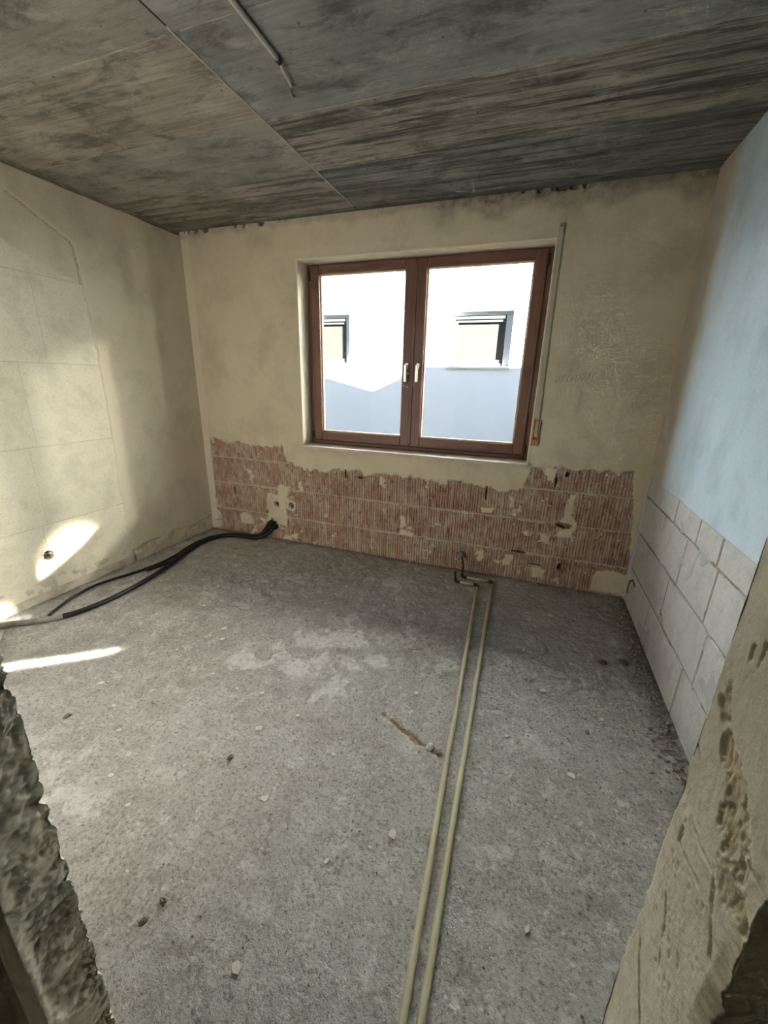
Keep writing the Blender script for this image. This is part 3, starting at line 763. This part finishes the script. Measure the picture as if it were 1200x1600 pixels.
# own house above the room, with the notched roofline that shades the neighbour
def make_roofline():
    # shadow profile measured on the facade, carried back along the sun to y = .36
    dy = FY-.36
    prof = [(-16, 1.5), (-9, 1.5), (-5, 2.3), (-1.347, 1.514), (-.26, 1.262), (.80, 1.745), (14.0, 1.745)]
    top = [(x + 1.2*dy, z + .55*dy) for x, z in prof]
    poly = [(top[0][0], 2.85)] + [(top[-1][0], 2.85)] + top[::-1]
    o = MB().prism(poly, (0, .36, 0), (1, 0, 0), (0, 0, 1), .26).build('wall_upper_storey', M_ROOF)
    tag(o, 'upper outer wall of the own house with notched roofline', 'wall', kind='structure')
    w = MB(); w.box(-4.5, -.41, .10, .38, -3, 2.85); w.box(W+.41, 20, .10, .38, -3, 2.85); w.box(-.41, W+.41, .10, .38, -3, -.31)
    q = w.build('wall_outer', M_ROOF); tag(q, 'outer wall of the own house beside the room', 'wall', kind='structure')
make_roofline()

# ------------------------------------------------------------------ window
def make_window():
    root = empty('window_1', (1.977, .20, WZ0)); tag(root, 'two-sash reddish wooden window with clear panes', 'window', kind='structure')
    x0, x1, z0, z1 = WX0+.003, WX1-.003, WZ0+.003, WZ1-.002
    fy0, fy1 = .150, .215
    def ring(mb_h, mb_v, a, b, c, d, y0, y1, wl, wr, wb, wt, bev=.003):
        mb_v.box(a, a+wl, y0, y1, c, d, bev); mb_v.box(b-wr, b, y0, y1, c, d, bev)
        mb_h.box(a+wl, b-wr, y0, y1, c, c+wb, bev); mb_h.box(a+wl, b-wr, y0, y1, d-wt, d, bev)
    h, v = MB(), MB(); ring(h, v, x0, x1, z0, z1, fy0, fy1, .075, .075, .06, .065)
    h.build('frame_rail', M_WOODX, root); v.build('frame_stile', M_WOODZ, root)
    # drip rail and dark seal under the sashes
    MB().box(x0+.03, x1-.03, fy0-.010, fy0+.01, z0+.004, z0+.030, .003).build('bottom_rail', M_WOODX, root)
    cx = 1.968
    for (a, b, ml, mr) in ((1.112, cx-.001, .075, .078), (cx+.001, 2.842, .080, .075)):
        sash = None
        h, v = MB(), MB(); ring(h, v, a, b, .945, 2.272, .128, .196, ml, mr, .072, .058, .004)
        sash = v.build('sash', M_WOODZ, root)
        h.build('sash_rail', M_WOODX, sash)
        # children of a mesh part: built in the same shifted space
        for m_ in (sash.children[0],): m_.data.transform(Matrix.Translation(-world_loc(root)))
        ga, gb, gc, gd = a+ml, b-mr, .945+.072, 2.272-.058
        bd = MB()
        bd.box(ga, ga+.010, .150, .176, gc, gd, .002); bd.box(gb-.010, gb, .150, .176, gc, gd, .002)
        bd.box(ga+.010, gb-.010, .150, .176, gc, gc+.010, .002); bd.box(ga+.010, gb-.010, .150, .176, gd-.010, gd, .002)
        q = bd.build('glazing_bead', M_BEAD, sash); q.data.transform(Matrix.Translation(-world_loc(root)))
        q = MB().box(ga-.004, gb+.004, .178, .182, gc-.004, gd+.004).build('pane', M_GLASS, sash); q.data.transform(Matrix.Translation(-world_loc(root)))
        hx = 1.928 if a < 1.5 else 2.016
        hb = MB(); hb.box(hx-.013, hx+.013, .117, .129, 1.535, 1.575, .003)
        hb.tube([(hx, .122, 1.553), (hx, .088, 1.553)], .009, 10)
        hb.box(hx-.010, hx+.010, .080, .096, 1.438, 1.562, .004)
        hb.tube([(hx + (.012 if a < 1.5 else -.012)*1, .122, 1.50), (hx + (.012 if a < 1.5 else -.012), .112, 1.50)], .006, 8)
        q = hb.build('handle', M_METAL, sash); q.data.transform(Matrix.Translation(-world_loc(root)))
        tag(q, 'pale metal window handle')
    MB().box(cx-.012, cx+.012, .121, .130, .965, 2.255, .003).build('meeting_strip', M_WOODZ, root)
    for (hx, hz) in ((2.848, 2.205), (2.848, .985), (1.098, .985), (1.098, 2.205)):
        q = MB(); q.tube([(hx, .138, hz-.03), (hx, .138, hz+.03)], .008, 8); q.tube([(hx, .138, hz+.03), (hx, .138, hz+.036)], .0095, 8)
        q.build('hinge', M_FIT, root)
    # sills
    st = MB(); bm = bmesh.new(); bmesh.ops.create_cube(bm, size=1)
    for vv in bm.verts: vv.co = Vector((1.974 + vv.co.x*1.826, .0475 + vv.co.y*.205, .898 + vv.co.z*.024))
    bmesh.ops.bevel(bm, geom=list(bm.edges), offset=.004, segments=2, affect='EDGES')
    tag(st.bm(bm).build('window_sill', M_STONE, root), 'thin beige stone window board')
    tag(MB().box(WX0+.002, WX1-.002, .216, .44, .895, .925, .003).build('outer_sill', M_HSILL, root), 'outside metal sill')
make_window()

# roller shutter belt beside the window
def make_belt():
    root = empty('shutter_belt', (2.912, -.005, 1.04)); tag(root, 'woven roller shutter belt with brown winder box right of the window', 'shutter belt')
    pts = [(2.902, -.016, 2.335), (2.906, -.016, 1.7), (2.911, -.018, 1.20), (2.912, -.016, 1.10)]
    b = MB()
    for p, q in zip(pts[:-1], pts[1:]):
        a0 = len(b.v); hw = .0115
        b.v += [(p[0]-hw, p[1], p[2]), (p[0]+hw, p[1], p[2]), (p[0]+hw, p[1]+.0025, p[2]), (p[0]-hw, p[1]+.0025, p[2]), (q[0]-hw, q[1], q[2]), (q[0]+hw, q[1], q[2]), (q[0]+hw, q[1]+.0025, q[2]), (q[0]-hw, q[1]+.0025, q[2])]
        b.f += [tuple(a0+i for i in f) for f in ((0,1,5,4),(1,2,6,5),(2,3,7,6),(3,0,4,7),(0,3,2,1),(4,5,6,7))]
    b.build('strap', M_BELT, root)
    w = MB(); w.box(2.890, 2.898, -.028, .004, 1.045, 1.215, .002); w.box(2.928, 2.934, -.022, .004, 1.045, 1.215, .002); w.box(2.898, 2.928, -.006, .004, 1.045, 1.215)
    w.box(2.890, 2.934, -.024, .004, 1.040, 1.082, .003); w.box(2.890, 2.934, -.020, .004, 1.208, 1.220, .002)
    wb = w.build('winder_box', M_WIND, root)
    q = MB().tube([(2.912, -.027, 1.060), (2.912, -.022, 1.060)], .004, 8).build('screw', M_FIT, wb); q.data.transform(Matrix.Translation(-world_loc(root)))
    g = MB(); g.box(2.888, 2.918, -.012, .004, 2.318, 2.362, .003); g.tube([(2.890, -.014, 2.340), (2.916, -.014, 2.340)], .007, 8); g.box(2.888, 2.918, -.016, .0, 2.352, 2.362, .002)
    g.build('belt_guide', M_GREYC, root)
    MB().tube([(2.944, -.004, 1.19), (2.944, .006, 1.19)], .004, 8).build('wall_screw', M_FIT, root)
make_belt()

# ------------------------------------------------------------------ neighbouring house
def facade_wall(x0, x1, z0, z1, holes, y, depth):
    b = MB(); xs = sorted({x0, x1, *[h[0] for h in holes], *[h[1] for h in holes]}); zs = sorted({z0, z1, *[h[2] for h in holes], *[h[3] for h in holes]})
    for xa, xb in zip(xs[:-1], xs[1:]):
        for za, zb in zip(zs[:-1], zs[1:]):
            cx, cz = (xa+xb)/2, (za+zb)/2
            if any(h[0] < cx < h[1] and h[2] < cz < h[3] for h in holes): continue
            k = len(b.v); b.v += [(xa, y, za), (xb, y, za), (xb, y, zb), (xa, y, zb)]; b.f.append((k, k+1, k+2, k+3))
    for (a, c, d, e) in holes:
        for p in (((a, d), (a, e)), ((c, e), (c, d)), ((a, e), (c, e)), ((c, d), (a, d))):
            k = len(b.v); (q, r), (s, t) = p
            b.v += [(q, y, r), (s, y, t), (s, y+depth, t), (q, y+depth, r)]; b.f.append((k, k+1, k+2, k+3))
    b.box(x0, x1, y+depth+.12, y+8, z0, z1)
    k = len(b.v); b.v += [(x0, y, z0), (x0, y, z1), (x0, y+8, z1), (x0, y+8, z0), (x1, y, z0), (x1, y, z1), (x1, y+8, z1), (x1, y+8, z0)]
    b.f += [(k, k+1, k+2, k+3), (k+4, k+7, k+6, k+5), (k+1, k+5, k+6, k+2)]
    return b
def make_house():
    root = empty('neighbouring_house', (2, FY, -3)); tag(root, 'white rendered neighbouring house with small windows seen through the panes', 'house')
    x0, x1 = -14.0, 17.0
    holes = [(1.248, 2.342, 1.735, 2.662), (-1.875, -.778, 1.735, 2.682), (7.0, 8.3, 3.2, 4.3), (11.0, 12.2, 1.735, 2.67)]
    facade_wall(x0, x1, -3, 6.2, holes, FY, .17).build('facade', M_FACADE, root)
    MB().box(x0-.15, x1+.15, FY-.12, FY+8.1, 6.2, 6.32).build('roof_edge', M_HDARK, root)
    wl = -world_loc(root)
    for i, (a, b, c, d) in enumerate(holes):
        y = FY+.16
        f = MB(); t = .05
        f.box(a, a+t, y-.03, y+.05, c, d, .004); f.box(b-t, b, y-.03, y+.05, c, d, .004); f.box(a+t, b-t, y-.03, y+.05, c, c+.06, .004); f.box(a+t, b-t, y-.03, y+.05, d-.12, d, .004)
        w = f.build('window', M_HFRAME, root)
        s = MB(); s.box(a+t, a+t+.05, y, y+.04, c+.06, d-.12, .004); s.box(b-t-.05, b-t, y, y+.04, c+.06, d-.12, .004); s.box(a+t+.05, b-t-.05, y, y+.04, c+.06, c+.12, .004); s.box(a+t+.05, b-t-.05, y, y+.04, d-.17, d-.12, .004)
        q = s.build('casement', M_HFRAME, w); q.data.transform(Matrix.Translation(wl))
        q = MB().box(a+t+.04, b-t-.04, y+.018, y+.024, c+.1, d-.15).build('pane', M_GLASS, w); q.data.transform(Matrix.Translation(wl))
        q = MB().box(a+t, b-t, y+.06, y+.07, c+.05, d-.1).build('blind', M_HBLIND, w); q.data.transform(Matrix.Translation(wl))
        q = MB().box(a+.002, b-.002, FY+.115, y-.035, d-.058, d-.002, .004).build('lintel_shade_box', M_HSHADE, w); q.data.transform(Matrix.Translation(wl))  # box toned to give the shade under the lintel
        q = MB().box(b-.125, b-.002, FY+.115, y-.035, c+.002, d-.06, .004).build('reveal_shade_strip', M_HSHADE, w); q.data.transform(Matrix.Translation(wl))  # added strip, coloured as the reveal's shadow on the window
        q = MB().box(a-.04, b+.02, FY-.05, y-.02, c-.045, c-.005, .004).build('sill', M_HSILL, w); q.data.transform(Matrix.Translation(wl))
    g = MB().box(-16, 20, .39, 14, -3.1, -3.0).build('ground', M_GROUND); tag(g, 'dark paved strip between the two houses', 'ground', kind='structure')
make_house()

# ------------------------------------------------------------------ cables
CABLE_A = [(.722, .05, .108), (.720, -.004, .106), (.675, -.055, .050), (.59, -.105, .0215), (.45, -.125, .0215), (.33, -.150, .0215), (.240, -.245, .0215), (.225, -.42, .0215), (.26, -.60, .0215), (.318, -.80, .0215), (.375, -1.06, .0215), (.398, -1.33, .0215), (.36, -1.57, .0215), (.27, -1.70, .0215), (.09, -1.84, .0215), (.03, -1.95, .0215)]
def make_cables():
    c = empty('black_conduit', (.6, -.1, 0)); tag(c, 'thick black conduit lying on the floor from the red brick wall to the left edge', 'cable')
    P = smooth_path(CABLE_A, .015); k = int(len(P)*.82)
    MB().tube(P[:k+1], .016, 12).build('conduit_run', M_BLACK, c, True)
    tag(MB().tube(P[k:], .0165, 12).build('conduit_end', M_SPLASH, c, True), 'plaster-splashed end of the conduit')
    def beside(off, z, n, start):
        out = list(start)
        for i in range(n[0], n[1], 5):
            t = P[i+1]-P[i-1]; t.z = 0; t.normalize(); out.append(Vector((P[i].x, P[i].y, 0)) + Vector((t.y, -t.x, 0))*off + Vector((0, 0, z)))
        return out
    i0 = next(i for i, p in enumerate(P) if p.x < .60); i1 = next(i for i, p in enumerate(P) if p.y < -.80)
    c3 = empty('second_black_cable', (.6, -.1, 0)); tag(c3, 'black cable bundled against the thick conduit near the corner', 'cable')
    B = beside(.0305, .0165, (i0, i1), [Vector((.701, .05, .138)), Vector((.697, -.006, .137)), Vector((.655, -.036, .080))]) + [Vector((.268, -.86, .0165)), Vector((.235, -.98, .0165))]
    MB().tube(smooth_path(B, .015), .0125, 10).build('cable_run', M_BLACK, c3, True)
    c2 = empty('thin_black_cable', (.6, -.1, 0)); tag(c2, 'thin black cable hugging the foot of the left wall', 'cable')
    B = beside(.061, .0135, (i0+6, i1-6), [Vector((.700, .05, .166)), Vector((.688, -.014, .166)), Vector((.635, -.0165, .090)), Vector((.575, -.028, .026))]) + [Vector((.225, -.82, .0135)), Vector((.19, -1.02, .0135)), Vector((.118, -1.27, .016)), Vector((.13, -1.45, .0135)), Vector((.20, -1.62, .0135)), Vector((.225, -1.66, .0135))]
    MB().tube(smooth_path(B, .015), .0095, 10).build('cable_run', M_BLACK, c2, True)
    e = empty('stripped_wire_ends', (.72, 0, .12)); tag(e, 'stripped black wire ends sticking out of the red brick wall', 'wires')
    for pts in ([(.728, .05, .152), (.729, -.020, .180), (.726, -.030, .215)], [(.740, .05, .152), (.750, -.030, .172), (.758, -.035, .190)], [(.750, .05, .140), (.762, -.030, .130), (.766, -.040, .105)]):
        MB().tube(smooth_path(pts, .01), .0045, 8).build('wire_end', M_BLACK, e, True)
    f = empty('grey_conduit_offcut', (.2, -1.95, 0)); tag(f, 'short grey conduit piece at the left edge of the floor', 'conduit')
    MB().tube(smooth_path([(.17, -1.875, .016), (.205, -1.905, .016), (.25, -1.935, .016)], .01), .011, 8).build('offcut', M_GREYC, f, True)
make_cables()

# ------------------------------------------------------------------ heating pipes
def make_pipes():
    R = .0105; zf = .0145
    def pipe(name, label, run, elbow1, cross_end, riser_top, collar):
        root = empty(name, (run[0][0], run[0][1], 0)); tag(root, label, 'pipe', 'heating pipes on the floor')
        (ax, ay), (bx, by) = run
        d = Vector((bx-ax, by-ay, 0)).normalized()
        P = [Vector((ax, ay, zf)) + (Vector((bx, by, zf))-Vector((ax, ay, zf)))*t for t in np.linspace(0, 1, 14)]
        P = [p + Vector((.0025*mnoise.noise(Vector((p.y*2, ax*9, 0))), 0, 0)) for p in P]
        MB().tube(P, R, 14).build('pipe_run', M_PIPE, root, True)
        c = Vector((cross_end[0], cross_end[1], zf)); b = P[-1]; corner = Vector((b.x + d.x*.02, cross_end[1], zf))
        e = (c-corner).normalized()
        MB().tube(smooth_path([b - d*.015, b + d*.006, corner + e*.010, corner + e*.030], .006), R*1.16, 12).build('elbow', M_PIPE if False else M_FIT, root, True)
        MB().tube([corner + e*.028, c - e*.035], R*.95, 12).build('cross_run', M_PIPE, root, True)
        top = Vector(riser_top)
        MB().tube(smooth_path([c - e*.036, c - e*.012, c + Vector((0, 0, .014)), c + Vector((0, 0, .03))], .006), R*1.1, 12).build('elbow', M_FIT, root, True)
        MB().tube(smooth_path([c + Vector((0, 0, .028)), c*.5 + top*.5, top], .01), R*.8, 10).build('riser', M_FIT, root, True)
        co = Vector(collar); n = 20
        ring = [(co.x + .017*math.cos(t), co.y + .017*math.sin(t), co.z) for t in [2*math.pi*i/n for i in range(n)]]
        q = MB().tube(ring, .004, 6, closed=True); q.build('collar', M_COPPER, root, True)
    pipe('floor_pipe', 'left of two cream floor pipes running to the window wall', ((2.805, -3.0), (2.652, -.262)), None, (2.483, -.236), (2.478, -.235, .112), (2.478, -.235, .112))
    pipe('floor_pipe', 'right of two cream floor pipes running to the window wall', ((2.832, -3.0), (2.750, -.168)), None, (2.520, -.140), (2.517, -.10, .085), (2.519, -.130, .055))
    bm = bmesh.new(); bmesh.ops.create_icosphere(bm, subdivisions=3, radius=1)
    for v in bm.verts:
        k = 1 + .35*mnoise.noise(v.co*2.3) + .15*mnoise.noise(v.co*6)
        v.co = Vector((2.478 + v.co.x*.030*k, -.018 + v.co.y*.028*k, .142 + v.co.z*.028*k))
    o = MB().bm(bm).build('pipe_plug', M_RAG, None, True); tag(o, 'crumpled grey-blue plug above the floor pipes in the brick wall', 'plug')
    # short stub from the plug down to the collars
    q = MB(); q.tube(smooth_path([(2.49, -.03, .13), (2.505, -.07, .11), (2.517, -.10, .083)], .008), .0075, 8)
    o = q.build('connecting_stub', M_FIT, None, True); tag(o, 'short dark pipe stub under the grey-blue plug', 'pipe stub')
make_pipes()

# ------------------------------------------------------------------ socket boxes
def socket_box(label, c, nrm, up_, name='socket_box', group=None, square=False):
    c, n, u = Vector(c), Vector(nrm), Vector(up_); s = n.cross(u)
    root = empty(name, c); tag(root, label, 'socket box', group)
    r = .0365
    b = MB(); b.lathe([(r-.004, -.045), (r-.004, .003), (r-.001, .005), (r+.003, .003), (r+.002, -.045)], c, n, 28)
    b.build('shell', M_BOX, root, True)
    b = MB(); b.lathe([(0.0005, -.040), (r-.004, -.040)], c, n, 24); b.build('bottom', M_DARK, root)
    for k in range(4):
        a = k*1.9 + c.x*7; p0 = c - n*.038 + (u*math.sin(a) + s*math.cos(a))*.018
        pts = [p0, c - n*.018 + (u*math.sin(a+.8) + s*math.cos(a+.8))*.014, c - n*.004 + (u*math.sin(a+1.9) + s*math.cos(a+1.9))*.012, c + n*.002 + (u*math.sin(a+2.6) + s*math.cos(a+2.6))*.019]
        MB().tube(smooth_path(pts, .005), .0028, 6).build('wire', (M_BOX, M_BLACK, M_GREYC, M_WIND)[k], root, True)
    for k in (-1, 1):
        MB().tube([c - n*.03 + s*k*.029, c + n*.003 + s*k*.029], .0042, 8).build('screw_post', M_BOX, root, True)
    if square:
        b = MB(); rng = random.Random(4); pl = []
        for k in range(28):
            a = 2*math.pi*k/28; q = .047/max(abs(math.cos(a)), abs(math.sin(a)))**.75*rng.uniform(.94, 1.06); pl.append((math.cos(a+.15)*q, math.sin(a+.15)*q))
        k0 = len(b.v)
        for (p, q) in pl: b.v.append(tuple(c + s*p + u*q + n*.0005))
        for (p, q) in pl: b.v.append(tuple(c + (s*p + u*q).normalized()*(r+.002) + n*.004))
        for i in range(28): b.f.append((k0+i, k0+(i+1) % 28, k0+28+(i+1) % 28, k0+28+i))
        b.build('cement_collar', M_FLAKE, root)
socket_box('open round socket box in the brick wall, left one above the cable hole', (SOCK[0][0], -.001, SOCK[0][1]), (0, -1, 0), (0, 0, 1))
socket_box('open round socket box in the brick wall, right one with broken square rim', (SOCK[1][0], -.001, SOCK[1][1]), (0, -1, 0), (0, 0, 1), square=True)
socket_box('open socket box set in cement low on the beige left wall', (.001, LSOCK[0], LSOCK[1]), (1, 0, 0), (0, 0, 1), square=True)
# capped box in the corner
cb = empty('junction_cap', (.072, 0, .14)); tag(cb, 'round plaster-smeared junction cap low in the left corner', 'junction cap')
MB().lathe([(.043, .004), (.043, -.018), (.038, -.024), (.020, -.026), (.0005, -.026)], (.072, 0, .142), (0, 1, 0), 24).build('cap', M_FLAKE, cb, True)
MB().lathe([(.050, .006), (.050, -.006), (.043, -.008)], (.072, 0, .142), (0, 1, 0), 24).build('rim', M_BOX, cb, True)
ring = [(W+.006, -.16 + .085*math.cos(t), .125 + .085*math.sin(t)) for t in np.linspace(-.5, 2.2, 20)]
tag(MB().tube(ring, .005, 6).build('drill_scar', M_LUMP, wall_right, True), 'dark curved drill scar low in the corner')

# ------------------------------------------------------------------ ceiling tube
ct = empty('ceiling_tube', (1.856, -1.4, H)); tag(ct, 'pale plastic tube along the concrete ceiling ending in a thin bent wire', 'tube')
MB().tube(smooth_path([(1.857, -2.3, H-.008), (1.856, -1.9, H-.009), (1.858, -1.6, H-.010), (1.856, -1.372, H-.012)], .03), .0085, 10).build('tube_run', M_CWIRE, ct, True)
MB().tube([(1.856, -1.385, H-.012), (1.856, -1.366, H-.012)], .0115, 10).build('tube_end', M_FIT, ct, True)
MB().tube(smooth_path([(1.856, -1.366, H-.012), (1.846, -1.33, H-.014), (1.838, -1.29, H-.012), (1.822, -1.235, H-.008)], .01), [.0062]*1000, 8).build('inner_tube', M_CWIRE, ct, True)
MB().tube(smooth_path([(1.822, -1.235, H-.008), (1.805, -1.20, H-.012), (1.797, -1.17, H-.004)], .01), .0028, 6).build('wire_tip', M_FIT, ct, True)

# ------------------------------------------------------------------ pencil writing on the back wall
def make_writing():
    G = {'0': [[(.5+.42*math.cos(t), .5+.5*math.sin(t)) for t in np.linspace(1.2, 7.6, 18)]],
         '1': [[(.15, .62), (.62, 1.0), (.50, 0)]],
         '4': [[(.55, 1), (.1, .35), (.9, .38)], [(.7, .8), (.6, 0)]],
         '5': [[(.9, 1), (.4, 1), (.3, .58), (.62, .6), (.82, .35), (.55, .02), (.15, .05)]],
         '6': [[(.8, 1), (.35, .65), (.15, .25), (.45, 0), (.78, .2), (.62, .45), (.22, .32)]]}
    b = MB(); x = 0; ux, uz = Vector((.334, 0, .037)).normalized(), Vector((.28, 0, 1)).normalized()
    o = Vector((2.985, -.0015, 1.455)); h = .052; adv = .0300
    for ch in '01160011050':
        for st in G[ch]:
            pts = [o + ux*(x + p*.022) + uz*(q*h) for p, q in st]
            b.tube(pts, .0011, 5)
        x += adv
    tag(b.build('pencil_writing', M_PENCIL, wall_back), 'faint pencilled number on the plaster right of the window')
make_writing()

# ------------------------------------------------------------------ debris
def flake(x, y, s, seed, mat, name, label, cat, group=None, h=.004, lump=False):
    rng = random.Random(seed)
    if lump:
        bm = bmesh.new(); bmesh.ops.create_icosphere(bm, subdivisions=2, radius=1)
        for v in bm.verts:
            k = 1 + .5*mnoise.noise(v.co*1.7 + Vector((seed*3.1, 0, 0))); v.co = Vector((v.co.x*s*k, v.co.y*s*.7*k, max(-.3, v.co.z)*h*k))
        o = MB().bm(bm).build(name, mat)
    else:
        n = rng.randint(6, 9); p = [(math.cos(2*math.pi*i/n)*s*rng.uniform(.6, 1.15), math.sin(2*math.pi*i/n)*s*rng.uniform(.4, .85)) for i in range(n)]
        o = MB().prism(p, (0, 0, -.001), (1, 0, 0), (0, 1, 0), h).build(name, mat)
    o.location = (x, y, .003); o.rotation_euler = (rng.uniform(-.06, .06), rng.uniform(-.06, .06), rng.uniform(0, 6.28))
    tag(o, label, cat, group); return o
FL = [(1.30, -1.36), (1.36, -1.45), (1.55, -1.33), (1.20, -1.62), (1.52, -1.70), (1.70, -1.74), (1.83, -1.72), (1.25, -2.03), (1.06, -1.95), (1.40, -2.12), (1.56, -2.28), (1.72, -2.34), (1.33, -1.9), (1.94, -1.9), (2.06, -1.78), (2.3, -1.9), (2.15, -2.15),
      (2.45, -2.25), (2.52, -1.45), (3.1, -1.2), (3.2, -1.65), (3.35, -1.3), (2.95, -1.55), (3.0, -.9), (1.0, -1.2), (.9, -.95), (1.25, -.8), (1.75, -.6), (2.1, -.75), (3.15, -.45), (2.35, -2.55), (3.05, -2.2), (1.6, -2.0), (2.62, -2.1)]
for i, (x, y) in enumerate(FL):
    flake(x, y, random.uniform(.009, .021), i, M_FLAKE, 'plaster_flake', 'small pale plaster flake lying flat on the concrete floor', 'flake', 'plaster flakes scattered on the floor', h=random.uniform(.003, .006))
flake(2.655, -1.722, .020, 90, M_FLAKE, 'stone_chip', 'pale stone chip lodged in the brown floor crack beside the pipes', 'stone', h=.012, lump=True)
for i, (x, y, s, lb) in enumerate(((1.922, -2.057, .014, 'dark crumb alone on the middle of the floor'), (2.061, -2.508, .012, 'dark crumb farther from the left jamb, of two near it'), (2.047, -2.56, .014, 'dark crumb nearest the broken left jamb'), (1.118, -2.149, .016, 'dark brown chip on the floor left of all other crumbs'), (3.282, -1.399, .012, 'dark chip on the right of the floor between pipes and block wall'))):
    flake(x, y, s, 100+i, M_LUMP, 'dark_crumb', lb, 'crumb', h=.007, lump=True)
flake(3.41, -.85, .022, 120, M_LUMP, 'rubble_lump', 'brown rubble lump on the floor near the right wall, farther from the wall', 'rubble', h=.014, lump=True)
flake(3.52, -.81, .026, 121, M_LUMP, 'rubble_lump', 'brown rubble lump on the floor close to the aerated block wall', 'rubble', h=.016, lump=True)
def crumbs():
    rng = random.Random(11); b = MB()
    CP = smooth_path(CABLE_A, .03)
    def one(x, y, s):
        if x < .8 and any((p.x-x)**2 + (p.y-y)**2 < .0081 for p in CP) or y > -1.75 and x < .3 and y < -.75 or abs(x-2.478) < .05 and y > -.06: return
        k = len(b.v); n = 5; a0 = rng.uniform(0, 6)
        for h, q in ((-.002, 1), (s*.7, .55)):
            for i in range(n):
                a = a0 + 2*math.pi*i/n; r = s*q*rng.uniform(.7, 1.2); b.v.append((x+math.cos(a)*r, y+math.sin(a)*r, .003+h))
        b.f.append(tuple(k+n+i for i in range(n)))
        for i in range(n): b.f.append((k+i, k+(i+1) % n, k+n+(i+1) % n, k+n+i))
    for i in range(900):
        w = rng.random()
        if w < .5: one(W - abs(rng.gauss(0, .05)) - .005, rng.uniform(-2.6, -.02), rng.uniform(.003, .010))
        elif w < .75: one(rng.uniform(.05, W-.05), -abs(rng.gauss(0, .035)) - .004, rng.uniform(.002, .007))
        else: one(abs(rng.gauss(0, .05)) + .005, rng.uniform(-2.6, -.05), rng.uniform(.003, .008))
    for i in range(700): one(rng.uniform(.1, W-.1), rng.uniform(-2.7, -.1), rng.uniform(.0015, .0045))
    o = b.build('concrete_crumbs', M_CHIP); tag(o, 'fine concrete crumbs swept along the feet of the walls', 'crumbs', kind='stuff')
crumbs()
